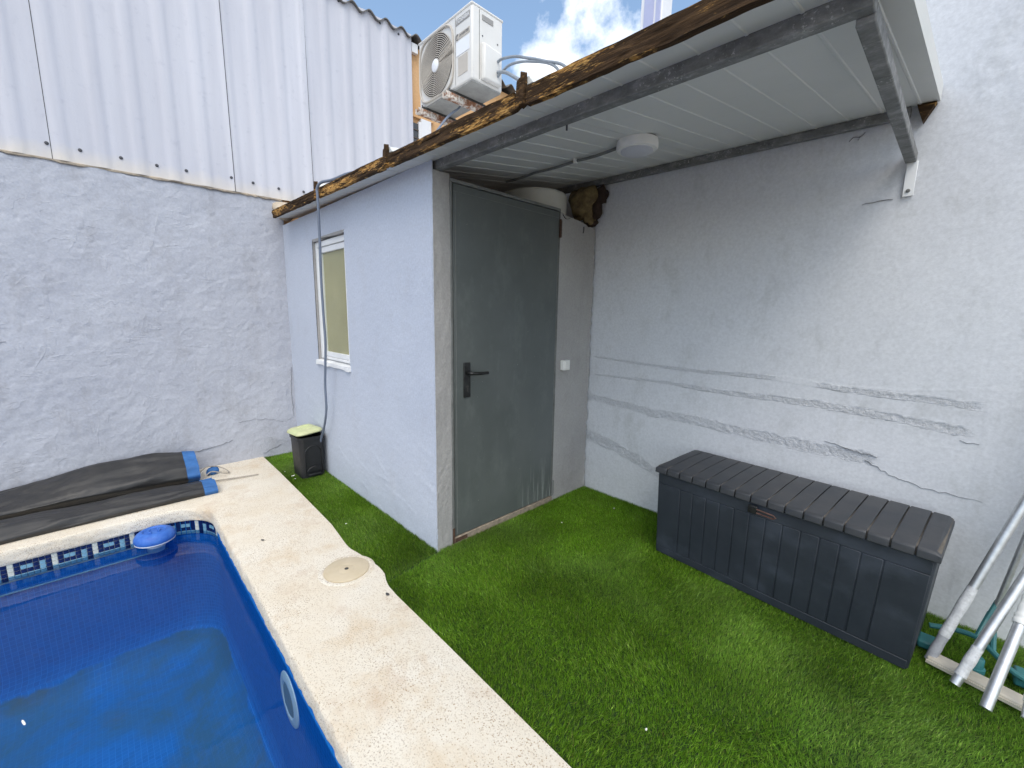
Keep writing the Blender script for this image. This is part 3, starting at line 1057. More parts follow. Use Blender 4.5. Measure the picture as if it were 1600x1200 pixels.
def h_right(U, V):
    mk_ = np.zeros_like(U)
    n = (fbm(U, V, 1.6, 21, 4) - 0.5) * 0.012
    n += strokes(U, V, 200, (0.15, 0.5), (0.05, 0.14), (0.0001, 0.0006), 31, (-0.3, 0.6))
    # the end of the wall past the roof is rougher
    rough = sstep(U, 1.80, 1.98) * sstep(V, 1.9, 2.5)
    n += rough * (strokes(U, V, 420, (0.06, 0.22), (0.015, 0.05), (0.001, 0.0035), 33, (0.2, 1.0)) + (fbm(U, V, 40, 5, 2) - .5) * 0.004)
    for bi, (pts, (w0, w1)) in enumerate(BANDS):
        xs = np.array([p[0] for p in pts]); zs = np.array([p[1] for p in pts])
        zc = np.interp(U, xs, zs)
        wd = np.interp(U, [xs[0], xs[-1]], [w0, w1])
        d = np.abs(V - zc) / (wd / 2) + (fbm(U, V, 16, 40 + bi, 4) - 0.5) * 0.85
        mask = sstep(d, 1.12, 0.88) * sstep(U, xs[0] - 0.02, xs[0] + 0.05) * sstep(U, xs[-1] + 0.02, xs[-1] - 0.05)
        # parts of the two upper bands have been smeared over
        if bi < 2:
            mask = mask * sstep(fbm(U, V * 0.4, 3.2, 50 + bi, 2), 0.22, 0.36)
        mk_ = np.maximum(mk_, mask)
        inner_ = -0.0018 + (vnoise(U, V, 75, 60 + bi) - 0.5) * 0.0048 + (vnoise(U, V, 38, 70 + bi) - 0.5) * 0.0022
        lip = sstep(d, 1.5, 1.1) * (1 - mask) * 0.0008
        n = n * (1 - 0.4 * mask) + mask * inner_ + lip * sstep(U, xs[0], xs[0] + .1) * sstep(U, xs[-1], xs[-1] - .1)
    # rectangular make-good patch low on the right
    px = sstep(U + 0.004 * vnoise(U, V, 20, 80), 2.125, 2.135) * sstep(V, 1.12, 1.10)
    n += px * 0.0010
    BAND_MASK['m'] = mk_
    return n - 0.006


us = np.concatenate([np.arange(-0.06, 0.0, 0.02), np.arange(0.0, 2.5, 0.0065), np.arange(2.5, 4.41, 0.05)])
vs = np.concatenate([np.arange(-0.05, 0.2, 0.02), np.arange(0.2, 1.16, 0.005), np.arange(1.16, 3.201, 0.0115)])
BAND_MASK = {}
rface = grid_slab('plaster_face', us, vs, ((0, DY, 0), (1, 0, 0), (0, 0, 1), (0, -1, 0)), h_right, 0.2, MAT['wall_right'], rw)
at_ = rface.data.attributes.new('raw', 'FLOAT', 'POINT')
raw = np.zeros(len(rface.data.vertices), np.float32); mm_ = BAND_MASK['m'].ravel(); raw[:len(mm_)] = mm_
at_.data.foreach_set('value', raw)
bk = MB(); bk.box(LX - 0.2, 4.4, DY + 0.03, DY + 0.26, -0.05, 3.19)
bk.build('wall_core', MAT['wall_right'], rw)
for i, p in enumerate(([(1.746, .676), (1.852, .63), (1.994, .598), (2.1, .601), (2.171, .594)], [(1.576, .739), (1.715, .72), (1.794, .705)],
                       [(1.496, 2.274), (1.545, 2.284), (1.56, 2.297)], [(1.53, 2.262), (1.54, 2.285)], [(1.584, 1.952), (1.655, 1.961), (1.701, 1.964)], [(2.067, .854), (2.127, .853)])):
    crack(rw, p, 'y', DY, 0.0018, 20 + i, 0.0, 'hairline')

# ================================================================== SHED
shed = thing('shed', (0, 0, 0), 'small lavender plastered pool shed with a grey metal door', 'shed')
WX0, WX1, WZ0, WZ1 = -1.775, -1.135, 0.972, 1.975
us = np.unique(np.round(np.concatenate([np.arange(LX - 0.02, -0.001, 0.012), [0.0, WX0, WX1]]), 4))
vs = np.unique(np.round(np.concatenate([np.arange(-0.05, 2.185, 0.012), [WZ0, WZ1]]), 4))


def corner_j(z, s):
    return 0.006 * (fbm(np.asarray(z, float), 0 * np.asarray(z, float) + s, 16, 3, 3) - 0.5)


def h_side(U, V):
    n = (fbm(U, V, 2.0, 91, 3) - 0.5) * 0.010 + (vnoise(U, V, 60, 92) - .5) * 0.0016
    n += strokes(U, V, 130, (0.08, 0.25), (0.02, 0.06), (0.0003, 0.0016), 95, (-0.6, -0.1)) * sstep(V, 1.1, 0.4)
    n += np.where(U > -0.006, corner_j(V, 0.2) + 0.002, 0)
    # chipped lintel of the window
    n -= sstep(V, WZ1 + 0.02, WZ1) * sstep(np.abs(U + 1.35), 0.3, 0.2) * 0.004 * (V > WZ1 - 0.001)
    return n


grid_slab('window_wall', us, vs, ((0, 0, 0), (1, 0, 0), (0, 0, 1), (0, -1, 0)), h_side, 0.003, MAT['shed_side'], shed,
          hole=lambda cu, cv: (cu > WX0) & (cu < WX1) & (cv > WZ0) & (cv < WZ1))
# reveal of the window opening
rv = MB()
RD = 0.10
rv.box(WX0 - 0.03, WX0 - 0.0005, 0.006, RD, WZ0 - 0.02, WZ1 + 0.02)
rv.box(WX1 + 0.0005, WX1 + 0.03, 0.006, RD, WZ0 - 0.02, WZ1 + 0.02)
rv.box(WX0 - 0.0005, WX1 + 0.0005, 0.006, RD, WZ1 + 0.0005, WZ1 + 0.03)
rv.build('window_reveal', MAT['shed_front'], shed)
# ragged plaster drips at the lintel
dr = MB(); k = 16
for i in range(k):
    a = WX0 + (WX1 - WX0) * i / k; b = WX0 + (WX1 - WX0) * (i + 1) / k
    za = WZ1 - 0.004 - 0.020 * float(vnoise(np.array([a]), np.array([.5]), 11, 3)[0]); zb = WZ1 - 0.004 - 0.020 * float(vnoise(np.array([b]), np.array([.5]), 11, 3)[0])
    dr.hexa([(a, 0.003, za), (b, 0.003, zb), (b, 0.05, zb), (a, 0.05, za)], [(a, 0.003, WZ1 + 0.004), (b, 0.003, WZ1 + 0.004), (b, 0.05, WZ1 + 0.004), (a, 0.05, WZ1 + 0.004)])
dr.build('lintel_plaster', MAT['shed_front'], shed)

# window
win = MB()
FY0, FY1 = 0.024, 0.070
win.box(WX0 + 0.002, WX0 + 0.045, FY0, FY1, WZ0 + 0.03, WZ1 - 0.022)
win.box(WX1 - 0.045, WX1 - 0.002, FY0, FY1, WZ0 + 0.03, WZ1 - 0.022)
win.box(WX0 + 0.045, WX1 - 0.045, FY0, FY1, WZ1 - 0.065, WZ1 - 0.022)
win.box(WX0 + 0.045, WX1 - 0.045, FY0, FY1, WZ0 + 0.03, WZ0 + 0.05)
window = win.build('window', MAT['white_pvc'], shed, bevel=0.003)
sa = MB()
sy0, sy1 = 0.033, 0.066
sa.box(WX0 + 0.047, WX0 + 0.09, sy0, sy1, WZ0 + 0.052, WZ1 - 0.068)
sa.box(WX1 - 0.09, WX1 - 0.047, sy0, sy1, WZ0 + 0.052, WZ1 - 0.068)
sa.box(WX0 + 0.09, WX1 - 0.09, sy0, sy1, WZ1 - 0.112, WZ1 - 0.068)
sa.box(WX0 + 0.09, WX1 - 0.09, sy0, sy1, WZ0 + 0.052, WZ0 + 0.092)
sa.build('sash', MAT['white_pvc'], window, bevel=0.003)
bl = MB(); bl.box(WX0 + 0.085, WX1 - 0.085, 0.052, 0.058, WZ0 + 0.086, WZ1 - 0.108)
bl.build('blind', MAT['blind'], window)
pn_ = MB(); pn_.box(WX0 + 0.088, WX1 - 0.088, 0.042, 0.046, WZ0 + 0.088, WZ1 - 0.110)
pn_.build('pane', MAT['glass'], window)
sl = MB(); k = 14
for i in range(k):
    a = WX0 - 0.012 + (WX1 - WX0 + 0.024) * i / k; b = WX0 - 0.012 + (WX1 - WX0 + 0.024) * (i + 1) / k
    ja, jb = [0.012 * float(vnoise(np.array([q]), np.array([.1]), 12, 6)[0]) for q in (a, b)]
    sl.hexa([(a, -0.012 - ja, WZ0 - 0.014 - ja), (b, -0.012 - jb, WZ0 - 0.014 - jb), (b, 0.09, WZ0 - 0.01), (a, 0.09, WZ0 - 0.01)],
            [(a, -0.010 - ja, WZ0 + 0.006 + ja), (b, -0.010 - jb, WZ0 + 0.006 + jb), (b, 0.09, WZ0 + 0.031), (a, 0.09, WZ0 + 0.031)])
sl.build('sill', MAT['white_pvc'], window, smooth=True, angle=60)
for x in (WX0 + 0.10, WX1 - 0.035):
    w_ = MB(); w_.box(x, x + 0.022, FY0 - 0.003, FY0 + 0.004, WZ0 + 0.036, WZ0 + 0.052)
    w_.build('drain_slot', MAT['ac_dark'], window)

# front wall: pier left of the door and panel to its right
J0, J1 = 0.108, 1.040


def h_front(U, V):
    n = (fbm(U, V, 9, 101, 4) - 0.5) * 0.008 + strokes(U, V, 160, (0.05, 0.2), (0.01, 0.03), (0.0005, 0.002), 103, (1.1, 1.9))
    n += np.where(U < 0.006, corner_j(V, 1.7) + 0.001, 0)
    n += sstep(V, 2.02, 2.12) * (fbm(U, V, 25, 9, 3) - .6) * 0.02
    return n


top_l = 2.135
grid_slab('front_pier', np.arange(0, J0 + 0.001, 0.009), np.linspace(-0.05, top_l, 240), ((0, 0, 0), (0, 1, 0), (0, 0, 1), (1, 0, 0)), h_front, 0.003, MAT['shed_front'], shed)
pb = MB(); pb.box(-0.12, -0.012, 0.014, J0 - 0.002, -0.05, 2.12); pb.build('front_pier_core', MAT['shed_front'], shed)
pr = np.arange(J1, DY - 0.002, 0.009)
O = np.array((0, 0, 0.0))
U, Vv = np.meshgrid(pr, np.linspace(0, 1, 220), indexing='ij')
topz = 2.118 - 0.13 * (U - J1) - 0.045 * fbm(U, 0 * U, 14, 77, 3)
Z = -0.05 + (topz + 0.05) * Vv
Hh = (fbm(U, Z, 9, 111, 4) - .5) * 0.008 + (vnoise(U, Z, 55, 4) - .5) * 0.002 + strokes(U, Z, 1, (.01, .02), (.01, .02), (0, 0), 1) + sstep(U, DY - 0.03, DY) * (vnoise(U, Z, 30, 9) - .3) * 0.02
P = np.stack([Hh, U, Z], -1).reshape(-1, 3)
nu, nv = U.shape
idx = np.arange(nu * nv).reshape(nu, nv)
q = np.stack([idx[:-1, :-1], idx[1:, :-1], idx[1:, 1:], idx[:-1, 1:]], -1).reshape(-1, 4)
topi = idx[:, -1]; bk_ = P[topi] - np.array([0.12, 0, 0.0]); b0 = len(P)
sk = np.stack([topi[:-1], topi[1:], b0 + np.arange(1, nu), b0 + np.arange(nu - 1)], -1)
np_mesh('front_panel', np.concatenate([P, bk_]), np.concatenate([q, sk]), MAT['shed_front'], shed)
ib = MB(); ib.box(-0.12, -0.006, J1, DY - 0.01, -0.05, 2.03)
ib.build('front_panel_core', MAT['shed_front'], shed)
crack(shed, [(1.06, 2.08), (1.10, 2.055), (1.14, 2.07)], 'x', 0.0, 0.003, 61, 0.008)
crack(shed, [(1.30, 2.04), (1.30, 1.99)], 'x', 0.0, 0.003, 62, 0.008)


# steel door frame and door
fr = MB()
fr.prism([(0.004, J0), (0.004, J0 + 0.010), (-0.004, J0 + 0.010), (-0.004, J0 + 0.022), (-0.06, J0 + 0.022), (-0.06, J0)], 'z', -0.03, 2.098)
fr.prism([(0.004, J1), (0.004, J1 - 0.006), (-0.004, J1 - 0.006), (-0.004, J1 - 0.014), (-0.06, J1 - 0.014), (-0.06, J1)], 'z', -0.03, 2.098)
fr.box(-0.06, 0.004, J0, J1, 2.098, 2.116)
fr.build('door_frame', MAT['steel_frame'], shed, bevel=0.0015, seg=1)
dl = MB(); dl.box(-0.045, 0.0005, J0 + 0.024, J1 - 0.016, 0.030, 2.094)
door = dl.build('door', MAT['door'], shed, bevel=0.003)
de = MB(); de.box(0.0006, 0.0022, J0 + 0.024, J1 - 0.016, 2.052, 2.055); de.box(0.0006, 0.0022, J0 + 0.036, J0 + 0.039, 0.04, 2.05)
de.build('folded_edge', MAT['steel_frame'], door)
th = MB(); th.box(-0.05, 0.006, J0 + 0.001, J1 - 0.001, -0.03, 0.026)
th.build('threshold', MAT['threshold'], shed, bevel=0.004)
ru = MB(); ru.box(0.0042, 0.007, J0 + 0.001, J0 + 0.016, -0.01, 0.09); ru.box(0.0062, 0.0085, J0 + 0.018, J0 + 0.11, -0.005, 0.018)
ru.build('rust_patch', MAT['rust'], shed)
# handle
hp = MB(); hp.box(0.0006, 0.009, 0.196, 0.246, 0.900, 1.110)
handle = hp.build('handle', MAT['steel_dark'], door, bevel=0.008, seg=3)
lv = MB(); lv.tube([(0.009, 0.221, 1.048), (0.030, 0.221, 1.048), (0.046, 0.226, 1.048), (0.052, 0.242, 1.047), (0.052, 0.30, 1.044), (0.050, 0.345, 1.043), (0.044, 0.352, 1.043)], [.011, .011, .011, .0105, .0095, .0095, .008], 12)
lv.build('lever', MAT['steel_dark'], handle, smooth=True)
kh = MB(); kh.lathe([(0.009, 0.0092), (0.009, 0.0105)], (0, 0.221, 0.966), 14, 'x'); kh.box(0.0092, 0.0105, 0.2165, 0.2255, 0.935, 0.962)
kh.build('keyhole', MAT['ac_dark'], handle)
# hinges
for z0, z1 in ((1.925, 2.045), (0.035, 0.15)):
    hg = MB(); hg.lathe([(0.0085, 0), (0.0085, z1 - z0)], (0.007, J1 - 0.004, z0), 12)
    hg.box(0.0042, 0.0065, J1 - 0.002, J1 + 0.014, z0 + 0.004, z1 - 0.004)
    hg.build('hinge', MAT['rust'] if z0 > 1 else MAT['steel_frame'], shed, smooth=True)

# light switch beside the door
sw = thing('light_switch', (0.0, 1.127, 1.03), 'small square white light switch on the grey wall beside the door', 'switch')
b_ = MB(); b_.box(0.0, 0.034, 1.090, 1.164, 0.993, 1.067)
b_.build('switch_box', MAT['white_switch'], sw, bevel=0.004)
b_ = MB(); b_.hexa([(0.034, 1.103, 1.003), (0.0395, 1.103, 1.003), (0.0375, 1.151, 1.003), (0.034, 1.151, 1.003)], [(0.034, 1.103, 1.057), (0.0395, 1.103, 1.057), (0.0375, 1.151, 1.057), (0.034, 1.151, 1.057)])
b_.build('rocker', MAT['white_switch'], sw, bevel=0.002)

# tank and foam seen through the gap above the front wall
tk = thing('water_tank', (-0.29, 1.07, 1.2), 'top of a round white water tank showing above the grey door', 'tank')
b_ = MB(); b_.lathe([(0.245, 0.0), (0.245, 1.035), (0.240, 1.050), (0.225, 1.057), (0.0, 1.057)], (-0.29, 1.07, 1.2), 48)
b_.build('tank_shell', MAT['tank'], tk, smooth=True, angle=50)
for sx in (-1, 1):
    b_ = MB(); b_.box(-0.29 + sx * 0.17, -0.29 + sx * 0.14, 1.03, 1.11, -0.03, 1.2); b_.build('leg', MAT['steel_frame'], tk)


def blob(name, centre, size, mt, parent, seed, amp=0.25, sub=4):
    bm = bmesh.new()
    bmesh.ops.create_icosphere(bm, subdivisions=sub, radius=1)
    for v in bm.verts:
        p = v.co.copy()
        k = 1 + amp * (float(fbm(np.array([p.x + p.z * .7]), np.array([p.y - p.z * .6]), 1.8, seed, 4)[0]) - .5) * 2
        v.co = Vector((centre[0] + p.x * size[0] * k, centre[1] + p.y * size[1] * k, centre[2] + p.z * size[2] * k))
    me = bpy.data.meshes.new(name)
    if parent is not None:
        off = world_off(parent)
        for v in bm.verts: v.co -= off
    bm.to_mesh(me); bm.free()
    return finish(me, name, mt, parent, smooth=True, angle=70)


fo = thing('foam_clump', (-0.02, 1.36, 2.1), 'yellow brown lump of old expanding foam in the corner above the door wall', 'foam')
blob('foam_body', (-0.05, 1.375, 2.225), (0.115, 0.095, 0.125), MAT['foam'], fo, 6, 0.45)
blob('foam_body', (-0.02, 1.39, 2.13), (0.06, 0.06, 0.075), MAT['foam'], fo, 15, 0.5, 3)
blob('charred_lump', (0.070, 1.415, 2.265), (0.045, 0.04, 0.055), MAT['foam_dark'], fo, 8, 0.5, 3)
blob('charred_lump', (0.045, 1.40, 2.175), (0.042, 0.04, 0.07), MAT['foam_dark'], fo, 9, 0.5, 3)
blob('foam_crust', (-0.02, 1.42, 2.085), (0.05, 0.04, 0.04), MAT['foam_dark'], fo, 12, 0.6, 3)

# ================================================================== LEAN-TO ROOF
roof = thing('lean_to_roof', (0, 0, 2.0), 'sloping white panel roof with a rotten wooden fascia over shed and turf', 'roof')
SEAMS = [-2.30, -1.255, -0.235, 0.785, 1.815]
YF, YB, TH = -0.112, 1.448, 0.068


def strip(xa, xb, ya, yb, za, zb):
    """box that follows the roof slope; za, zb are heights above its underside"""
    mb = MB()
    mb.hexa([(xa, ya, zu(xa, ya) + za), (xb, ya, zu(xb, ya) + za), (xb, yb, zu(xb, yb) + za), (xa, yb, zu(xa, yb) + za)],
            [(xa, ya, zu(xa, ya) + zb), (xb, ya, zu(xb, ya) + zb), (xb, yb, zu(xb, yb) + zb), (xa, yb, zu(xa, yb) + zb)])
    return mb


for a, b in zip(SEAMS, SEAMS[1:]):
    pn = strip(a + 0.0015, b - 0.0015, YF, YB, 0, TH).build('roof_panel', MAT['panel'], roof)
    # shallow pressed ribs on the underside
    nr = 8
    for i in range(nr):
        x = a + (b - a) * (i + 0.5) / nr
        q_ = MB()
        w1, w2, d_ = 0.007, 0.003, -0.0028
        bot = [(x - w2, YF + .002, zu(x, YF) + d_), (x + w2, YF + .002, zu(x, YF) + d_), (x + w2, YB, zu(x, YB) + d_), (x - w2, YB, zu(x, YB) + d_)]
        top = [(x - w1, YF + .002, zu(x, YF) + .001), (x + w1, YF + .002, zu(x, YF) + .001), (x + w1, YB, zu(x, YB) + .001), (x - w1, YB, zu(x, YB) + .001)]
        q_.hexa(bot, top).build('rib', MAT['panel'], pn)
for x in SEAMS[1:-1]:
    mb = MB()
    w1, w2, hh = 0.045, 0.025, 0.026
    mb.hexa([(x - w1, YF - .01, zu(x, YF) + TH), (x + w1, YF - .01, zu(x, YF) + TH), (x + w1, YB, zu(x, YB) + TH), (x - w1, YB, zu(x, YB) + TH)],
            [(x - w2, YF - .01, zu(x, YF) + TH + hh), (x + w2, YF - .01, zu(x, YF) + TH + hh), (x + w2, YB, zu(x, YB) + TH + hh), (x - w2, YB, zu(x, YB) + TH + hh)])
    mb.build('seam_cap', MAT['panel'], roof)
# fascia boards, ragged along both edges
for bi, (a, b) in enumerate(zip(SEAMS, SEAMS[1:])):
    a2, b2 = a + (0.0 if bi == 0 else 0.026), b - (0.026 if bi < 3 else 0.10)
    xs = np.arange(a2, b2, 0.012)
    nz = 9; V_ = []; 
    for x in xs:
        lo_ = -0.002 - 0.008 * float(fbm(np.array([x]), np.array([0.]), 14, 120 + bi, 3)[0])
        hi_ = 0.052 + 0.005 * float(fbm(np.array([x]), np.array([5.]), 10, 130 + bi, 3)[0])
        for k in range(nz):
            t_ = k / (nz - 1); z = lo_ + (hi_ - lo_) * t_
            gr = 0.006 * (float(vnoise(np.array([x * 0.3]), np.array([t_ * 9.]), 3, 140 + bi)[0]) - .5) + 0.004 * (float(vnoise(np.array([x]), np.array([t_ * 3]), 22, 150)[0]) - .5)
            rot = -0.006 * float(sstep(fbm(np.array([x]), np.array([t_ * .3]), 5, 160 + bi, 3), .5, .6)[0]) * (1 - t_)
            V_.append((x, YF - 0.026 + gr - rot, zu(x, YF) + z))
    nx = len(xs)
    front = np.array(V_); back = front.copy(); back[:, 1] = YF - 0.001
    idx = np.arange(nx * nz).reshape(nx, nz); M_ = nx * nz
    Q = [np.stack([idx[:-1, :-1], idx[1:, :-1], idx[1:, 1:], idx[:-1, 1:]], -1).reshape(-1, 4)]
    for e, fl_ in ((idx[:, 0], True), (idx[:, -1], False)):
        s_ = np.stack([e[:-1], e[1:], e[1:] + M_, e[:-1] + M_], -1)
        Q.append(s_[:, ::-1] if fl_ else s_)
    for e, fl_ in ((idx[0, :], False), (idx[-1, :], True)):
        s_ = np.stack([e[:-1], e[1:], e[1:] + M_, e[:-1] + M_], -1)
        Q.append(s_[:, ::-1] if fl_ else s_)
    np_mesh('fascia_board', np.concatenate([front, back]), np.concatenate(Q), MAT['wood'], roof, smooth=True, angle=35)
# split filler blocks at the panel joints
for i, x in enumerate(SEAMS[1:-1]):
    for k, (dx, w_, hgt, dy) in enumerate(((-0.012, 0.022, 0.095, -0.034), (0.013, 0.020, 0.108, -0.040))):
        z = zu(x, YF)
        mb = MB(); cx = x + dx
        mb.hexa([(cx - w_ / 2, YF + dy, z - 0.012 + .006 * k), (cx + w_ / 2, YF + dy + .004, z - 0.004), (cx + w_ / 2, YF - .012, z - 0.004), (cx - w_ / 2, YF - .012, z - 0.012)],
                [(cx - w_ / 2 + .003, YF + dy + .004, z + hgt - 0.012 * (1 - k)), (cx + w_ / 2 - .003, YF + dy + .006, z + hgt - .012 * k), (cx + w_ / 2 - .003, YF - .012, z + hgt), (cx - w_ / 2 + .003, YF - .012, z + hgt)])
        mb.build('filler_block', MAT['wood'], roof, bevel=0.003)
# mortar stuffed into the gap at the far end
blob('mortar_plug', (-2.40, 0.02, 2.30), (0.10, 0.11, 0.075), MAT['cream_mortar'], roof, 31, 0.5, 3)
# steel frame
def bar(mb, p0, p1, hw, hh):
    """rectangular bar between two centre points"""
    p0, p1 = Vector(p0), Vector(p1)
    t_ = (p1 - p0).normalized(); s_ = t_.cross(Vector((0, 0, 1))).normalized(); u_ = s_.cross(t_)
    c = lambda p: [tuple(p - s_ * hw - u_ * hh), tuple(p + s_ * hw - u_ * hh), tuple(p + s_ * hw + u_ * hh), tuple(p - s_ * hw + u_ * hh)]
    return mb.hexa(c(p0), c(p1))


bar(MB(), (-0.06, 0.042, zu(-0.06, 0.042) - 0.024), (1.765, 0.042, zu(1.765, 0.042) - 0.024), 0.021, 0.022).build('front_beam', MAT['galv'], roof, bevel=0.004)
bar(MB(), (1.746, 0.064, 2.112), (1.746, DY - 0.005, 2.134), 0.020, 0.021).build('end_beam', MAT['galv'], roof, bevel=0.004)
bar(MB(), (-0.62, DY - 0.028, zu(-0.62, DY - .03) - 0.0235), (1.722, DY - 0.028, zu(1.722, DY - .03) - 0.0235), 0.019, 0.021).build('wall_beam', MAT['galv'], roof, bevel=0.004)
bp = MB(); bp.box(1.733, 1.772, DY - 0.008, DY + 0.002, 1.966, 2.118)
plate = bp.build('bracket_plate', MAT['white_pvc'], roof, bevel=0.002)
bp = MB(); bp.lathe([(0.008, 0.0), (0.008, -0.006), (0.005, -0.008), (0.0, -0.008)], (1.752, DY - 0.008, 1.990), 12, 'y')
bp.build('bolt', MAT['galv'], plate)
wg = MB(); wg.prism([(1.768, 2.27), (1.805, 2.343), (1.740, 2.349)], 'y', DY - 0.05, DY - 0.004)
wg.build('timber_wedge', MAT['wood'], roof)
sc_ = MB(); sc_.tube([(0.84, 0.063, zu(.84, .06) - 0.045), (0.84, 0.063, zu(.84, .06) - 0.066)], 0.004, 8)
sc_.build('screw_tip', MAT['screw'], roof)

# ceiling lamp and its cable
LC = (0.775, 0.690)
lz = zu(*LC)
lamp = thing('ceiling_lamp', (LC[0], LC[1], lz), 'round white bulkhead lamp under the white panel roof', 'lamp')
mb = MB(); mb.lathe([(0.092, -0.008), (0.099, -0.012), (0.101, -0.044), (0.094, -0.054), (0.080, -0.056), (0.0, -0.056)], (LC[0], LC[1], lz), 40)
mb.build('lamp_ring', MAT['lamp_base'], lamp, smooth=True)
mb = MB(); mb.lathe([(0.079, -0.054), (0.078, -0.060), (0.06, -0.069), (0.03, -0.073), (0.0, -0.074)], (LC[0], LC[1], lz), 40)
mb.build('diffuser', MAT['lamp_diffuser'], lamp, smooth=True)
mb = MB(); mb.lathe([(0.088, 0.012), (0.088, -0.008)], (LC[0], LC[1], lz), 32)
mb.build('back_plate', MAT['ac_dark'], lamp)
cab = thing('lamp_cable', (0.3, 0.72, 2.28), 'dark cable clipped under the roof running from the round lamp', 'cable')
pts = []
for i in range(14):
    t_ = i / 13; x = 0.655 - 0.90 * t_; y = 0.705 + 0.045 * t_ + 0.006 * math.sin(7 * t_)
    pts.append((x, y, zu(x, y) - 0.011 - 0.006 * math.sin(PI * ((t_ * 3) % 1))))
MB().tube(pts, 0.0085, 8).build('cable_run', MAT['steel_frame'], cab, smooth=True)
x, y = 0.37, 0.716
mb = MB(); mb.box(x - 0.007, x + 0.007, y - 0.014, y + 0.014, zu(x, y) - 0.027, zu(x, y) - 0.002)
mb.build('cable_clip', MAT['clip'], cab, bevel=0.003)

# ================================================================== NEIGHBOURING BUILDING, CLADDING
nb = thing('orange_building', (-4.0, 2.0, 0), 'orange rendered building with wavy roof beyond the pale cladding', 'building')
mb = MB(); mb.box(-6.5, LX - 0.055, -5.0, 7.5, -0.05, 4.28)
mb.build('wall', MAT['orange'], nb)
rs = MB()
ys = np.arange(-5.0, 7.6, 0.0177)
V_ = []
for y in ys:
    z = 4.335 + 0.028 * math.sin(2 * PI * y / 0.177)
    V_ += [(LX + 0.045, y, z), (-4.5, y, z + 0.32), (LX + 0.045, y, z - 0.010), (-4.5, y, z + 0.31)]
rs.v = V_
for i in range(len(ys) - 1):
    o, p = i * 4, (i + 1) * 4
    rs.f += [(o, p, p + 1, o + 1), (o + 2, o + 3, p + 3, p + 2), (o, o + 2, p + 2, p)]
rs.build('roof_sheet', MAT['roof_tile'], nb, smooth=True, angle=50)
mb = MB(); mb.box(LX - 0.05, LX - 0.005, 1.425, 1.50, 4.20, 4.29)
mb.build('eave_block', MAT['post_white'], nb)
# shuttered window in the narrow gap by the outdoor unit
mb = MB(); mb.box(LX - 0.06, LX - 0.03, 1.43, 1.60, 2.9, 3.50)
wn_ = mb.build('window', MAT['glass_dark'], nb)
mb = MB(); mb.box(LX - 0.05, LX - 0.012, 1.50, 1.53, 2.9, 3.52); mb.box(LX - 0.05, LX - 0.008, 1.53, 1.66, 2.85, 3.56)
mb.build('window_frame', MAT['post_white'], wn_)
for k in range(6):
    mb = MB(); mb.box(LX - 0.03, LX - 0.02, 1.43, 1.50, 3.0 + k * 0.085, 3.01 + k * 0.085); mb.build('grille_bar', MAT['brown_paint'], wn_)
mb = MB(); mb.box(LX - 0.05, LX - 0.02, 1.42, 1.7, 3.56, 3.62)
mb.build('window_lintel', MAT['orange'], wn_)

cl = thing('corrugated_cladding', (LX, 0, 2.40), 'pale corrugated sheet cladding screwed on above the lavender boundary wall', 'cladding')
CR = 0.2075


def clad_x(y):
    """low trapezoid waves"""
    p = ((y - 0.065) / CR) % 1.0
    d = min(p, 1 - p)
    return LX + 0.0105 * (1 - float(sstep(np.array(d), 0.06, 0.26)))


edges = [-5.0, -3.65, -2.56, -1.475, -0.395, 0.262, 1.412]
for i, (a, b) in enumerate(zip(edges, edges[1:])):
    b2 = b + (0.03 if i < len(edges) - 2 else 0)      # sheets lap over each other
    ys = np.append(np.arange(a, b2, 0.012), b2)
    offs = 0.004 * (i % 2) + 0.003
    ztop = 4.352; zbot = 2.408
    zs = np.linspace(zbot, ztop, 12)
    V_ = []
    for y in ys:
        for z in zs:
            V_.append((clad_x(y) + offs + 0.003 * float(vnoise(np.array([y]), np.array([z]), 2, i)[0]), y, z))
    F = np.array(V_); n1, n2 = len(ys), len(zs)
    Bk = F.copy(); Bk[:, 0] -= 0.006
    idx = np.arange(n1 * n2).reshape(n1, n2); M_ = n1 * n2
    Q = [np.stack([idx[:-1, :-1], idx[1:, :-1], idx[1:, 1:], idx[:-1, 1:]], -1).reshape(-1, 4)]
    Q.append(Q[0][:, ::-1] + M_)
    for e in (idx[:, 0], idx[:, -1], idx[0, :], idx[-1, :]):
        Q.append(np.stack([e[:-1], e[1:], e[1:] + M_, e[:-1] + M_], -1))
    np_mesh('cladding_sheet', np.concatenate([F, Bk]), np.concatenate(Q), MAT['cladding'], cl, smooth=True, angle=45)
    # thin dark open joint at the lap
    if i < len(edges) - 2:
        mb = MB(); xx = max(clad_x(b2), clad_x(b2 + 0.004)) + 0.008
        mb.box(xx - 0.012, xx + 0.0005, b2 + 0.001, b2 + 0.0045, zbot, ztop)
        mb.build('lap_joint', MAT['crack'], cl)
for (y, z) in ((-1.46, 2.504), (-1.299, 2.5), (-1.084, 2.502), (-.878, 2.497), (-.694, 2.501), (-.384, 2.515), (-.22, 2.508), (-.014, 2.501), (.203, 2.516), (.268, 2.517),
               (.626, 4.313), (.834, 4.313), (1.05, 4.304), (1.259, 4.291)):
    mb = MB(); mb.lathe([(0.0115, 0.0), (0.0115, 0.004), (0.006, 0.005), (0.006, 0.009), (0.0, 0.009)], (clad_x(y) + 0.008, y, z), 10, 'x')
    mb.build('screw', MAT['screw'], cl)

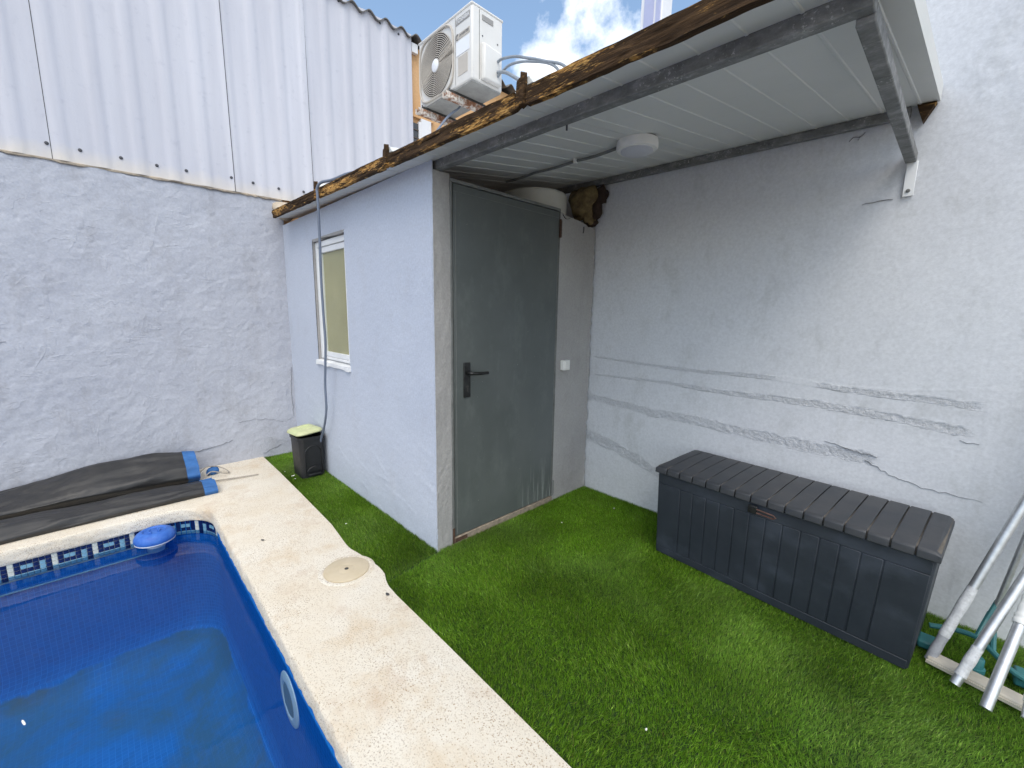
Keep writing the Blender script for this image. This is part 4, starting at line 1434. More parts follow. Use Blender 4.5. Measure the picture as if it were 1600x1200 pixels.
# ================================================================== OUTDOOR UNIT
AX0, AX1, AY0, AY1, AZ0, AZ1 = -1.785, -1.000, 1.050, 1.395, 3.285, 3.835
ac = thing('air_conditioner', ((AX0 + AX1) / 2, (AY0 + AY1) / 2, AZ0), 'white outdoor air conditioning unit with round fan grille on rusty brackets', 'air conditioner')
FCX, FCZ, FR = -1.505, 3.556, 0.245
mb = MB(); mb.box(AX0, AX1, AY0 + 0.012, AY1, AZ0, AZ1 - 0.004)
casing = mb.build('casing', MAT['ac_white'], ac, bevel=0.016, seg=3)
mb = MB(); mb.box(AX0 - 0.004, AX1 + 0.004, AY0 + 0.006, AY1 + 0.004, AZ1 - 0.012, AZ1 + 0.008)
mb.build('top_cover', MAT['ac_white'], ac, bevel=0.008)
mb = MB(); mb.box(AX0 + 0.01, AX1 - 0.01, AY0 + 0.02, AY1 - 0.01, AZ0 - 0.012, AZ0 + 0.002)
mb.build('base_pan', MAT['ac_under'], ac, bevel=0.003)
# fan opening: dark disc, bezel, rings and spokes
mb = MB(); mb.lathe([(FR, 0.0), (FR, -0.002), (0, -0.002)], (FCX, AY0 + 0.0115, FCZ), 48, 'y')
mb.build('fan_recess', MAT['ac_dark'], ac)
gr = MB()
gx0, gx1, gz0, gz1 = AX0 + 0.03, -1.245, AZ0 + 0.025, AZ1 - 0.03
bz = []
k = 40
for i in range(k):          # rounded-square bezel
    a = 2 * PI * i / k
    c_, s_ = math.cos(a), math.sin(a)
    e = 4.5
    rr_ = (abs(c_) ** e + abs(s_) ** e) ** (-1 / e)
    bz.append((FCX + c_ * rr_ * 0.257, AY0 + 0.004, FCZ + s_ * rr_ * 0.256))
bz.append(bz[0]); bz.append(bz[1])
gr.tube(bz, 0.009, 6, cap=False)
grille = gr.build('fan_grille', MAT['ac_grille'], ac, smooth=True)
for i in range(14):
    rad = 0.056 + i * 0.0145
    mb = MB(); mb.tube([(FCX + rad * math.cos(2 * PI * j / 44), AY0 + 0.002, FCZ + rad * math.sin(2 * PI * j / 44)) for j in range(46)], 0.0034, 5, cap=False)
    mb.build('grille_ring', MAT['ac_grille'], grille, smooth=True)
for i in range(6):
    a = 2 * PI * i / 6 + 0.1
    mb = MB(); mb.tube([(FCX + 0.045 * math.cos(a), AY0 + 0.0045, FCZ + 0.045 * math.sin(a)), (FCX + 0.25 * math.cos(a + 0.25), AY0 + 0.0045, FCZ + 0.25 * math.sin(a + 0.25))], 0.0021, 5)
    mb.build('grille_spoke', MAT['ac_grille'], grille)
mb = MB(); mb.lathe([(0.050, 0.003), (0.050, -0.004), (0.044, -0.008), (0.0, -0.009)], (FCX, AY0, FCZ), 28, 'y')
mb.build('fan_hub', MAT['sticker'], ac, smooth=True)
# right-hand front panel: labels
PXA, PXB = -1.212, -1.028
yF = AY0 + 0.0105


def flat(name, x0, x1, z0, z1, mt, y=yF, parent=ac, th_=0.0015):
    mb = MB(); mb.box(x0, x1, y - th_, y + 0.001, z0, z1)
    return mb.build(name, mt, parent)


logo = flat('brand_strip', PXA, PXB, 3.745, 3.790, MAT['ac_grey'])
inv = flat('inverter_strip', PXA + 0.004, PXB, 3.635, 3.675, MAT['ac_grille'])
flat('energy_sticker', PXA + 0.004, PXB - 0.004, 3.515, 3.620, MAT['sticker'])
flat('faded_label', PXA + 0.03, PXB - 0.03, 3.36, 3.50, MAT['ac_grille'])
mb = MB(); mb.box(-1.222, -1.219, yF - 0.001, yF + 0.001, AZ0 + 0.02, AZ1 - 0.02); mb.build('panel_joint', MAT['ac_grey'], ac)


def text(body, size, loc, rot, mt, parent, shear=0.0, name='lettering', ext=0.0006):
    cu = bpy.data.curves.new(name, 'FONT')
    cu.body = body; cu.size = size; cu.extrude = ext; cu.shear = shear
    cu.align_x = 'CENTER'; cu.align_y = 'CENTER'
    tmp = bpy.data.objects.new(name + '_tmp', cu)
    COL.objects.link(tmp)
    dg = bpy.context.evaluated_depsgraph_get(); dg.update()
    me_ = bpy.data.meshes.new_from_object(tmp.evaluated_get(dg))
    bpy.data.objects.remove(tmp, do_unlink=True)
    R_ = Matrix.Translation(Vector(loc) - world_off(parent)) @ Matrix.Rotation(rot, 4, 'Z') @ Matrix.Rotation(PI / 2, 4, 'X')
    me_.transform(R_)
    return finish(me_, name, mt, parent)


text('TOSHIBA', 0.043, ((PXA + PXB) / 2, yF - 0.0022, 3.7675), 0, MAT['ac_letter'], logo)
text('INVERTER', 0.028, ((PXA + PXB) / 2 + 0.018, yF - 0.0022, 3.655), 0, MAT['ac_print'], inv, 0.3)
for i in range(2):
    rad = 0.020 + 0.010 * i
    mb = MB(); mb.tube([(PXA + 0.036 + rad * 1.2 * math.cos(a), yF - 0.002, 3.655 + rad * .8 * math.sin(a)) for a in np.linspace(PI * 0.6, PI * 1.4, 12)], 0.0022, 5)
    mb.build('logo_arc', MAT['ac_print'], inv)
# right side: vertical joint, hand slot, valve cover
mb = MB(); mb.box(AX1 - 0.001, AX1 + 0.0012, AY0 + 0.086, AY0 + 0.090, AZ0 + 0.02, AZ1 - 0.02); mb.build('panel_joint', MAT['ac_dark'], ac)
mb = MB(); mb.box(AX1 + 0.0002, AX1 + 0.004, AY0 + 0.115, AY0 + 0.235, AZ1 - 0.085, AZ1 - 0.045)
mb.build('hand_slot', MAT['ac_grey'], ac, bevel=0.006)
mb = MB(); mb.hexa([(AX1, AY0 + 0.100, AZ0 + 0.02), (AX1 + 0.045, AY0 + 0.108, AZ0 + 0.02), (AX1 + 0.045, AY1 - 0.045, AZ0 + 0.02), (AX1, AY1 - 0.03, AZ0 + 0.02)],
                   [(AX1, AY0 + 0.100, AZ0 + 0.30), (AX1 + 0.045, AY0 + 0.108, AZ0 + 0.285), (AX1 + 0.045, AY1 - 0.045, AZ0 + 0.265), (AX1, AY1 - 0.03, AZ0 + 0.30)])
mb.build('valve_cover', MAT['ac_white'], ac, bevel=0.012, seg=3)
for (y, z) in ((AY0 + 0.12, AZ1 - 0.20), (AY1 - 0.06, AZ0 + 0.35)):
    mb = MB(); mb.lathe([(0.006, 0.0), (0.006, 0.003), (0, 0.003)], (AX1 + 0.0005, y, z), 10, 'x'); mb.build('screw', MAT['screw'], ac)
for x in (-1.725, -1.295):
    mb = MB(); mb.box(x - 0.012, x + 0.05, AY0 - 0.02, AY1 + 0.02, AZ0 - 0.030, AZ0 - 0.0125); mb.build('foot', MAT['ac_dark'], ac)
    for yy in (AY0 - 0.012, AY1 + 0.012):
        mb = MB(); mb.lathe([(0.006, 0.0), (0.006, 0.045), (0, 0.045)], (x + 0.02, yy, AZ0 - 0.035), 8); mb.build('bolt', MAT['screw'], ac)
for k, (x, lb) in enumerate(((-1.705, 'rusty white steel bracket arm under the fan side of the air conditioner'), (-1.275, 'rusty white steel bracket arm under the valve side of the air conditioner'))):
    br = thing('wall_bracket', (x, DY, AZ0 - 0.08), lb, 'bracket', 'air conditioner bracket arms')
    mb = MB(); mb.prism([(x - 0.028, AZ0 - 0.078), (x + 0.028, AZ0 - 0.078), (x + 0.028, AZ0 - 0.031), (x + 0.024, AZ0 - 0.031), (x + 0.024, AZ0 - 0.074), (x - 0.024, AZ0 - 0.074), (x - 0.024, AZ0 - 0.031), (x - 0.028, AZ0 - 0.031)], 'y', AY0 - 0.07, DY + 0.03)
    mb.build('arm', MAT['bracket'], br)
    mb = MB(); mb.box(x - 0.03, x + 0.03, DY - 0.02, DY + 0.03, AZ0 - 0.30, AZ0 - 0.08)
    mb.build('wall_plate', MAT['bracket'], br, bevel=0.003)


def smooth_path(pts, n=8):
    """Catmull-Rom through the points"""
    P = [Vector(p) for p in pts]; out = []
    P = [P[0] * 2 - P[1]] + P + [P[-1] * 2 - P[-2]]
    for i in range(1, len(P) - 2):
        for k in range(n):
            t_ = k / n
            a, b, c, d = P[i - 1], P[i], P[i + 1], P[i + 2]
            out.append(0.5 * ((2 * b) + (c - a) * t_ + (2 * a - 5 * b + 4 * c - d) * t_ ** 2 + (3 * b - a - 3 * c + d) * t_ ** 3))
    out.append(P[-2])
    return out


cb_ = thing('cable_bundle', (-0.9, 1.3, 3.3), 'grey insulated pipes looping from the outdoor unit to the roof', 'cable')
for pts, rad in (([(-0.97, 1.30, 3.475), (-0.897, 1.30, 3.478), (-0.75, 1.30, 3.44), (-0.635, 1.3, 3.389), (-0.43, 1.3, 3.289), (-0.208, 1.3, 3.161), (-0.10, 1.25, 2.9)], 0.011),
                 ([(-0.97, 1.30, 3.36), (-0.896, 1.3, 3.385), (-0.781, 1.3, 3.397), (-0.564, 1.3, 3.335), (-0.3, 1.3, 3.194), (-0.15, 1.25, 2.9)], 0.010),
                 ([(-0.97, 1.30, 3.40), (-0.856, 1.3, 3.362), (-0.704, 1.3, 3.257), (-0.595, 1.3, 3.192), (-0.45, 1.3, 3.06), (-0.35, 1.25, 2.8)], 0.014)):
    MB().tube(smooth_path(pts), rad, 8).build('pipe', MAT['conduit'], cb_, smooth=True)

# condensate hose: from the unit, along the roof edge, over the fascia and down into the bin
ZR = lambda x, y: zu(x, y) + TH + 0.012
hose_pts = [(-1.36, 1.22, AZ0 - 0.01), (-1.36, 1.20, AZ0 - 0.07), (-1.30, 1.02, 3.06), (-1.05, 0.60, 2.62), (-0.72, 0.22, ZR(-.72, .22) + .03), (-0.70, 0.02, ZR(-.7, .02)), (-0.82, -0.07, ZR(-.82, -.07) + .008),
            (-1.03, -0.105, ZR(-1.03, -.1) + 0.002), (-1.13, -0.142, ZR(-1.1, -.1) - 0.004), (-1.170, -0.156, 2.225), (-1.178, -0.152, 2.165), (-1.232, -0.135, 1.897), (-1.288, -0.12, 1.612), (-1.322, -0.105, 1.332), (-1.345, -0.095, 1.138), (-1.441, -0.080, 0.825),
            (-1.475, -0.070, 0.609), (-1.585, -0.060, 0.42), (-1.650, -0.058, 0.345), (-1.69, -0.06, 0.27)]
tag(MB().tube(smooth_path(hose_pts, 7), 0.0095, 10).build('drain_hose', MAT['hose'], smooth=True), 'grey blue drain hose hanging past the shed window into the bin', 'hose')

rc = [(x, 0.02 + 0.03 * math.sin(x * 4), zu(x, 0.02) + TH + 0.008 + 0.004 * math.sin(x * 9)) for x in np.linspace(0.86, 1.80, 30)]
tag(MB().tube(rc, 0.006, 6).build('roof_cable', MAT['conduit'], smooth=True), 'thin grey cable lying along the top edge of the white roof', 'cable')

# white post behind the wall
ps = thing('white_post', (0.20, 1.78, 0), 'white square post with lavender face rising above the roof edge', 'post')
mb = MB(); mb.box(0.119, 0.287, 1.72, 1.86, -0.05, 5.2); mb.build('post_shaft', MAT['post_white'], ps, bevel=0.006)
mb = MB(); mb.box(0.149, 0.224, 1.714, 1.721, 0.5, 5.2); mb.build('face_strip', MAT['post_blue'], ps)
mb = MB(); mb.box(0.241, 0.275, 1.714, 1.721, 0.5, 5.2); mb.build('face_strip', MAT['post_blue'], ps)

# ================================================================== STORAGE CHEST
A_ = math.atan2(0.889 - 0.971, 2.033 - 0.884)
ch = thing('storage_chest', (0.884, 0.971, -0.01), 'dark grey slatted plastic storage chest standing on the turf against the wall', 'storage chest', rz=A_)
Lc, Dc, Hc = 1.152, 0.435, 0.508


def at_z(z):           # body flares a little towards the lid
    k = z / Hc
    return -0.012 * k, Lc + 0.026 * k, -0.010 * k


b_ = MB()
x0, x1, y0 = at_z(0.0); X0, X1, Y0 = at_z(Hc)
b_.hexa([(x0 + .004, y0 + .006, 0), (x1 - .004, y0 + .006, 0), (x1 - .004, Dc, 0), (x0 + .004, Dc, 0)], [(X0 + .004, Y0 + .006, Hc), (X1 - .004, Y0 + .006, Hc), (X1 - .004, Dc + .004, Hc), (X0 + .004, Dc + .004, Hc)])
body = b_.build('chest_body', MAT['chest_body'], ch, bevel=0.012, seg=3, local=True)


def fpanel(u0, u1, z0, z1, name, parent=ch, proud=0.0, bev=0.0025):
    def pt(u, z, d):
        a, b, c = at_z(z)
        return (a + (b - a) * u / Lc, c + 0.006 - d, z)
    mb = MB()
    mb.add([pt(u0, z0, -.004), pt(u1, z0, -.004), pt(u1, z1, -.004), pt(u0, z1, -.004), pt(u0, z0, .004 + proud), pt(u1, z0, .004 + proud), pt(u1, z1, .004 + proud), pt(u0, z1, .004 + proud)],
           [(0, 1, 2, 3), (4, 5, 6, 7), (0, 1, 5, 4), (1, 2, 6, 5), (2, 3, 7, 6), (3, 0, 4, 7)])
    return mb.build(name, MAT['chest_body'], parent, bevel=bev, local=True)


PW = Lc / 16
fpanel(0.012, Lc - 0.012, 0.438, 0.500, 'top_rail')
fpanel(0.012, Lc - 0.012, 0.004, 0.046, 'bottom_rail')
fpanel(0.012, PW * 2 - .0025, 0.0475, 0.4365, 'side_panel')
fpanel(PW * 14 + .0025, Lc - 0.012, 0.0475, 0.4365, 'side_panel')
for i in range(2, 14):
    fpanel(PW * i + 0.0022, PW * (i + 1) - 0.0022, 0.0478, 0.4362, 'slat', proud=0.0)
# lid: base tray and sixteen boards that roll over the front edge
LX0, LX1, LY0, LY1 = -0.020, Lc + 0.034, -0.022, Dc + 0.014
lb_ = MB(); lb_.box(LX0 + .006, LX1 - .006, LY0 + .016, LY1 - .004, Hc - 0.008, Hc + 0.0345)
lid = lb_.build('lid', MAT['lid_dust'], ch, bevel=0.010, seg=3, local=True)
n_b = 16
for i in range(n_b):
    a = LX0 + (LX1 - LX0) * i / n_b + 0.0024; b = LX0 + (LX1 - LX0) * (i + 1) / n_b - 0.0024
    zt = Hc + 0.041
    prof_ = [(LY0, Hc - 0.006), (LY0 + 0.002, Hc + 0.024), (LY0 + 0.010, Hc + 0.033), (LY0 + 0.020, Hc + 0.036), (LY1 * 0.5, zt + 0.006), (LY1 - 0.05, zt + 0.008), (LY1 - 0.012, zt), (LY1, Hc + 0.016), (LY1, Hc - 0.006)]
    drop = 0.0
    mb = MB()
    if i in (0, n_b - 1):
        # end boards curve down at the outer side
        e = [(y, z) for y, z in prof_]
        inn = [(b if i == 0 else a, y, z) for y, z in e]
        mid_x = (a + 0.018) if i == 0 else (b - 0.018)
        mid = [(mid_x, y, z - (0.001 if z > Hc + .03 else 0)) for y, z in e]
        out_x = a if i == 0 else b
        out = [(out_x, y, min(z, Hc + 0.022)) for y, z in e]
        vs_ = inn + mid + out; k = len(e)
        fs = [tuple(range(k)), tuple(range(2 * k, 3 * k))]
        for r_ in range(2):
            for j in range(k):
                fs.append((r_ * k + j, r_ * k + (j + 1) % k, (r_ + 1) * k + (j + 1) % k, (r_ + 1) * k + j))
        mb.add(vs_, fs)
    else:
        mb.prism(prof_, 'x', a, b)
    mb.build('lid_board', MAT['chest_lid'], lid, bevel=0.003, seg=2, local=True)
# clasp and padlock
mb = MB(); mb.box(0.505, 0.548, LY0 - 0.016, LY0 - 0.001, Hc - 0.052, Hc - 0.012)
cp = mb.build('padlock', MAT['steel_dark'], ch, bevel=0.004, local=True)
yk = LY0 - 0.012
mb = MB(); mb.tube([(0.545, yk, Hc - 0.026), (0.62, yk, Hc - 0.030), (0.630, yk, Hc - 0.038), (0.62, yk, Hc - 0.046), (0.545, yk, Hc - 0.043)], 0.0042, 8)
mb.build('shackle', MAT['shackle'], cp, smooth=True, local=True)

# ================================================================== POOL POLES AND TOOLS
def pole(p0, p1, r, label, tape=None, group='pool poles leaning by the chest'):
    p0, p1 = Vector(p0), Vector(p1)
    th_ = thing('pool_pole', p0, label, 'pole', group)
    MB().tube([p0, p1], r, 16).build('tube', MAT['alu'], th_, smooth=True)
    for nm, a, b, rr_, mt in (tape or []):
        path = [p0.lerp(p1, a + (b - a) * k / 8) for k in range(9)]
        rs_ = [rr_ * (1 + 0.05 * math.sin(5 * k + a * 30)) for k in range(9)]
        MB().tube(path, rs_, 16).build(nm, MAT[mt], th_, smooth=True)
    return th_


pole((2.092, 1.03, 0.018), (2.431, 1.42, 1.352), 0.0158, 'aluminium pool pole with frayed white and grey tape nearest the chest',
     [('grey_tape', -0.012, 0.075, 0.0172, 'tape_grey'), ('frayed_tape', 0.072, 0.235, 0.0178, 'tape')])
pole((2.252, 1.30, 0.12), (2.395, 1.42, 1.36), 0.0110, 'thin aluminium pool pole standing behind the others near the wall')
pole((2.160, 0.907, 0.018), (2.452, 1.42, 0.912), 0.0158, 'aluminium pool pole with a short cream tape at its foot',
     [('cream_tape', 0.035, 0.155, 0.0174, 'tape')])
pole((2.238, 0.840, 0.018), (2.402, 1.42, 0.737), 0.0168, 'thick aluminium pool pole with a white collar, foot nearest the camera',
     [('collar', 0.40, 0.48, 0.0205, 'clip'), ('collar', 0.36, 0.40, 0.0222, 'clip')])
pole((2.332, 0.885, 0.018), (2.395, 1.42, 0.60), 0.0095, 'thin grey pole with white sleeve at the right edge of the photo',
     [('sleeve', 0.07, 0.30, 0.0115, 'clip')])
wb = thing('white_bar', (2.25, 1.0, 0.0), 'cream white flat plastic bar lying under the pool poles', 'bar')
mb = MB()
c0, c1 = Vector((2.085, 1.035, 0)), Vector((2.42, 0.965, 0))
t_ = (c1 - c0).normalized(); s_ = Vector((-t_.y, t_.x, 0))
q0 = [c0 - s_ * .034, c1 - s_ * .034, c1 + s_ * .034, c0 + s_ * .034]
mb.hexa([(p.x, p.y, 0.004) for p in q0], [(p.x, p.y, 0.026) for p in q0])
mb.build('bar_body', MAT['bar_white'], wb, bevel=0.007, seg=3)
mb = MB(); q0 = [c0 - s_ * .040, c1 - s_ * .040, c1 - s_ * .034, c0 - s_ * .034]
mb.hexa([(p.x, p.y, 0.003) for p in q0], [(p.x, p.y, 0.016) for p in q0]); mb.build('bar_lip', MAT['bar_white'], wb)
tl = thing('pool_brush', (2.22, 1.15, 0.0), 'teal plastic pool brush head on the turf behind the poles', 'pool brush')
mb = MB(); mb.tube(smooth_path([(2.075, 1.20, 0.06), (2.15, 1.215, 0.075), (2.215, 1.20, 0.085), (2.26, 1.15, 0.075), (2.32, 1.10, 0.05), (2.42, 1.07, 0.04)], 6), 0.011, 8); mb.build('frame', MAT['teal'], tl, smooth=True)
for a, b in (((2.215, 1.20, 0.085), (2.245, 1.29, 0.17)), ((2.26, 1.15, 0.075), (2.257, 1.29, 0.17)), ((2.235, 1.26, .14), (2.262, 1.32, .22))):
    MB().tube([a, b], 0.0095, 8).build('strut', MAT['teal'], tl, smooth=True)
mb = MB(); mb.lathe([(0.030, 0.0), (0.030, 0.018), (0.024, 0.02), (0.024, 0.055), (0.020, 0.06), (0.0, 0.06)], (2.215, 1.075, 0.010), 20); mb.build('socket', MAT['teal'], tl, smooth=True)
mb = MB(); mb.box(2.045, 2.12, 1.09, 1.17, 0.0, 0.035); mb.build('head_block', MAT['teal'], tl, bevel=0.008)
mb = MB(); mb.box(2.32, 2.44, 1.10, 1.18, 0.0, 0.045); mb.build('head_block', MAT['teal'], tl, bevel=0.008)

# ================================================================== PEDAL BIN
bn_ = thing('pedal_bin', (-1.79, -0.125, -0.01), 'small black pedal bin with a lime green lid set askew beside the shed', 'bin')
bx0, bx1, by0, by1 = -1.935, -1.672, -0.232, -0.022
b_ = MB()
def rrect(x0, x1, y0, y1, r, z, n=5):
    out = []
    for cx, cy, a0 in ((x1 - r, y1 - r, 0), (x0 + r, y1 - r, PI / 2), (x0 + r, y0 + r, PI), (x1 - r, y0 + r, 1.5 * PI)):
        for k in range(n + 1):
            a = a0 + PI / 2 * k / n
            out.append((cx + r * math.cos(a), cy + r * math.sin(a), z))
    return out
def loft(mb, rings, cap0=True, cap1=True):
    n = len(rings[0]); vs_ = [p for r_ in rings for p in r_]; fs = []
    for i in range(len(rings) - 1):
        for k in range(n):
            fs.append((i * n + k, i * n + (k + 1) % n, (i + 1) * n + (k + 1) % n, (i + 1) * n + k))
    if cap0: fs.append(tuple(range(n - 1, -1, -1)))
    if cap1: fs.append(tuple(range((len(rings) - 1) * n, len(rings) * n)))
    return mb.add(vs_, fs)
HB = 0.345
fl_ = 0.020
rings = [rrect(bx0 + fl_, bx1 - .004, by0 + .008, by1 - fl_ * .6, .035, -0.01), rrect(bx0 + .004, bx1, by0, by1 - .004, .04, HB - 0.03), rrect(bx0 - .006, bx1 + .008, by0 - .008, by1 + .006, .045, HB - 0.028),
         rrect(bx0 - .006, bx1 + .008, by0 - .008, by1 + .006, .045, HB), rrect(bx0 + .006, bx1 - .004, by0 + .004, by1 - .006, .038, HB), rrect(bx0 + .008, bx1 - .008, by0 + .008, by1 - .01, .036, HB - 0.12)]
loft(b_, rings, True, True)
b_.build('bin_body', MAT['black_plastic'], bn_, smooth=True, angle=45)
# arch moulding on the front (facing +x) and the pedal
yc = (by0 + by1) / 2
arch = [(bx1 - .0012, yc - 0.072, 0.02)] + [(bx1 + .002, yc - 0.068 * math.cos(a), 0.20 + 0.068 * math.sin(a)) for a in np.linspace(0, PI, 14)] + [(bx1 - .0012, yc + 0.072, 0.02)]
MB().tube(arch, 0.006, 6).build('arch_moulding', MAT['black_plastic'], bn_, smooth=True)
mb = MB(); mb.prism([(yc + 0.06 * math.cos(a), 0.045 + 0.045 * math.sin(a)) for a in np.linspace(0, PI, 10)], 'x', bx1 - 0.012, bx1 + 0.012)
mb.build('pedal', MAT['black_plastic'], bn_, bevel=0.003)
mb = MB(); mb.box(bx1 - .004, bx1 + .020, yc - 0.05, yc + 0.05, 0.012, 0.026); mb.build('pedal_lever', MAT['black_plastic'], bn_, bevel=0.003)
# lid: shifted to the left and tilted up towards the shed wall
lid_r = []
for (g_, z) in ((0.0, 0.0), (0.004, 0.008), (-0.004, 0.024), (-0.016, 0.032), (-0.05, 0.040), (-0.085, 0.036)):
    lid_r.append(rrect(bx0 - .012 - g_, bx1 + .012 + g_, by0 - .012 - g_, by1 - .008 + g_, max(.05 + g_ * .5, .008), z))
mbl = MB(); loft(mbl, lid_r)
Rl = Matrix.Translation(Vector((-0.030, 0.004, HB + 0.006))) @ Matrix.Translation(Vector((-1.8, by0, 0))) @ Matrix.Rotation(math.radians(5), 4, 'X') @ Matrix.Rotation(math.radians(-3), 4, 'Y') @ Matrix.Rotation(math.radians(3), 4, 'Z') @ Matrix.Translation(Vector((1.8, -by0, 0)))
mbl.v = [tuple(Rl @ Vector(p)) for p in mbl.v]
binlid = mbl.build('bin_lid', MAT['lime'], bn_, smooth=True, angle=50)
for dx in (-0.045, 0.05):
    mb = MB(); loft(mb, [rrect(-1.80 + dx - .018, -1.80 + dx + .018, by0 + .05, by1 - .05, .016, 0.034), rrect(-1.80 + dx - .012, -1.80 + dx + .012, by0 + .056, by1 - .056, .011, 0.045)])
    mb.v = [tuple(Rl @ Vector(p)) for p in mb.v]
    mb.build('lid_ridge', MAT['lime'], binlid, smooth=True, angle=50)

# ================================================================== POOL COVER
pc = thing('pool_cover', (-2.1, -2.0, 0), 'black folded pool cover with blue hems lying on the deck by the pool', 'pool cover')


def fold(prof, y_end, y_far, hscale, seed, nm):
    """a long soft fold along the wall: cross-section (x, z) swept along y with slack and creases"""
    r = np.random.RandomState(seed)
    k = 44
    P = [Vector((p[0], 0, p[1])) for p in prof]
    Cc = smooth_path(P, 6)
    s = np.linspace(0, 1, len(Cc))
    cx = np.array([p.x for p in Cc]); cz = np.array([max(p.z, 0.0) for p in Cc])

    def ring(y):
        h = float(np.interp(y, *hscale))
        a = np.full_like(s, y)
        n1 = (fbm(a * 0.8, s * 2.2, 2.0, seed, 3) - .5) * 0.05 + (fbm(a * 1.2 + s, s * 7, 2.2, seed + 5, 3) - .5) * 0.020 + (fbm(a * 3 + s * 2.5, s * 3, 2.6, seed + 9, 2) - .5) * 0.02
        ed = np.sin(PI * s) ** 0.5
        x = cx + n1 * ed * 0.7 + 0.018 * math.sin(y * 2.1 + seed)
        z = np.maximum(cz * h + n1 * ed * sstep(cz, 0.0, 0.05), 0.0015)
        x = np.maximum(x, LX + 0.012)
        return [(float(x[i]), float(y), float(z[i])) for i in range(len(s))]
    return ring, len(Cc)


def sweep(ring, ys, name, mt, parent, grow=0.0, capend=False):
    mb = MB(); rings = []
    for y in ys:
        R_ = ring(y)
        if grow:
            cxm = sum(p[0] for p in R_) / len(R_)
            R_ = [(cxm + (p[0] - cxm) * (1 + grow), p[1], p[2] + (0.003 if p[2] > 0.004 else 0)) for p in R_]
        rings.append(R_)
    n = len(rings[0]); mb.v = [p for r_ in rings for p in r_]
    for i in range(len(rings) - 1):
        for k in range(n - 1):
            mb.f.append((i * n + k, i * n + k + 1, (i + 1) * n + k + 1, (i + 1) * n + k))
    if capend:
        # tucked end
        e = rings[-1]; cx_ = sum(p[0] for p in e) / n; cz_ = sum(p[2] for p in e) / n
        b0 = len(mb.v)
        mb.v += [(cx_ + (p[0] - cx_) * .8, p[1] - 0.03, cz_ * 0.5 + (p[2] - cz_) * .55) for p in e]
        for k in range(n - 1):
            mb.f.append(((len(rings) - 1) * n + k, (len(rings) - 1) * n + k + 1, b0 + k + 1, b0 + k))
        mb.f.append(tuple(range(b0, b0 + n)))
    return mb.build(name, mt, parent, smooth=True, angle=80)


upper = [(-2.470, 0.0), (-2.474, 0.10), (-2.462, 0.185), (-2.41, 0.222), (-2.33, 0.205), (-2.24, 0.165), (-2.165, 0.125), (-2.125, 0.085), (-2.150, 0.045), (-2.20, 0.0)]
lower = [(-2.11, 0.0), (-2.09, 0.020), (-2.04, 0.052), (-1.96, 0.085), (-1.88, 0.092), (-1.81, 0.072), (-1.775, 0.032), (-1.785, 0.0)]
ru_, _ = fold(upper, -0.86, -3.7, ([-3.7, -2.4, -1.94, -1.455, -1.1, -0.86], [0.62, 0.62, 0.66, 1.02, 1.03, 0.88]), 3, 'u')
rl_, _ = fold(lower, -0.80, -3.7, ([-3.7, -1.9, -1.3, -0.8], [0.9, 0.95, 0.9, 0.75]), 13, 'l')
sweep(ru_, np.arange(-3.7, -0.925, 0.02), 'upper_fold', MAT['tarp'], pc)
sweep(ru_, np.linspace(-0.945, -0.862, 6), 'blue_hem', MAT['blue_hem'], pc, 0.012, True)
sweep(rl_, np.arange(-3.7, -0.865, 0.02), 'lower_fold', MAT['tarp'], pc)
sweep(rl_, np.linspace(-0.885, -0.800, 6), 'blue_hem', MAT['blue_hem'], pc, 0.012, True)
# cords at the end
loop = [(-2.20, -0.86, 0.06), (-2.24, -0.80, 0.085), (-2.28, -0.72, 0.06), (-2.27, -0.66, 0.02), (-2.20, -0.655, 0.012), (-2.16, -0.70, 0.03), (-2.17, -0.78, 0.06), (-2.14, -0.83, 0.03), (-2.10, -0.80, 0.012)]
MB().tube(smooth_path(loop, 8), 0.0045, 6).build('cord', MAT['cord'], pc, smooth=True)
MB().tube(smooth_path([(-2.06, -0.80, 0.02), (-2.05, -0.70, 0.010), (-2.02, -0.55, 0.008), (-2.005, -0.475, 0.008)], 6), 0.0035, 6).build('cord', MAT['cord'], pc, smooth=True)
MB().tube(smooth_path([(-2.04, -0.80, 0.02), (-2.03, -0.70, 0.010), (-2.005, -0.55, 0.008), (-1.995, -0.478, 0.008)], 6), 0.0035, 6).build('cord', MAT['cord'], pc, smooth=True)
blob('blue_corner', (-2.27, -0.76, 0.035), (0.03, 0.05, 0.035), MAT['blue_hem'], pc, 44, 0.5, 3)

# ================================================================== SMALL THINGS ROUND THE POOL
FC = (-1.555, -1.205, WATER_Z + 0.012)
fl2 = thing('chlorine_floater', FC, 'round blue chlorine dispenser floating in the pool corner', 'pool floater')
mb = MB(); mb.lathe([(0.106, 0.030), (0.112, 0.044), (0.110, 0.062), (0.100, 0.080), (0.084, 0.093), (0.064, 0.099), (0.059, 0.095), (0.055, 0.091), (0.030, 0.092), (0.0, 0.092)], FC, 48)
mb.build('dome', MAT['float_blue'], fl2, smooth=True, angle=35)
mb = MB(); mb.lathe([(0.0, -0.05), (0.045, -0.045), (0.050, -0.01), (0.060, 0.002), (0.090, 0.016), (0.108, 0.028), (0.109, 0.034), (0.104, 0.036)], FC, 48)
mb.build('lower_shell', MAT['float_white'], fl2, smooth=True, angle=35)
for s_ in (-1, 1):
    mb = MB(); mb.tube([(FC[0] + 0.03 * math.cos(a) + 0.0, FC[1] + s_ * 0.012 + s_ * 0.018 * math.sin(a), FC[2] + 0.094) for a in np.linspace(0.3, PI - 0.3, 8)], 0.006, 6); mb.build('grip', MAT['float_blue'], fl2, smooth=True)

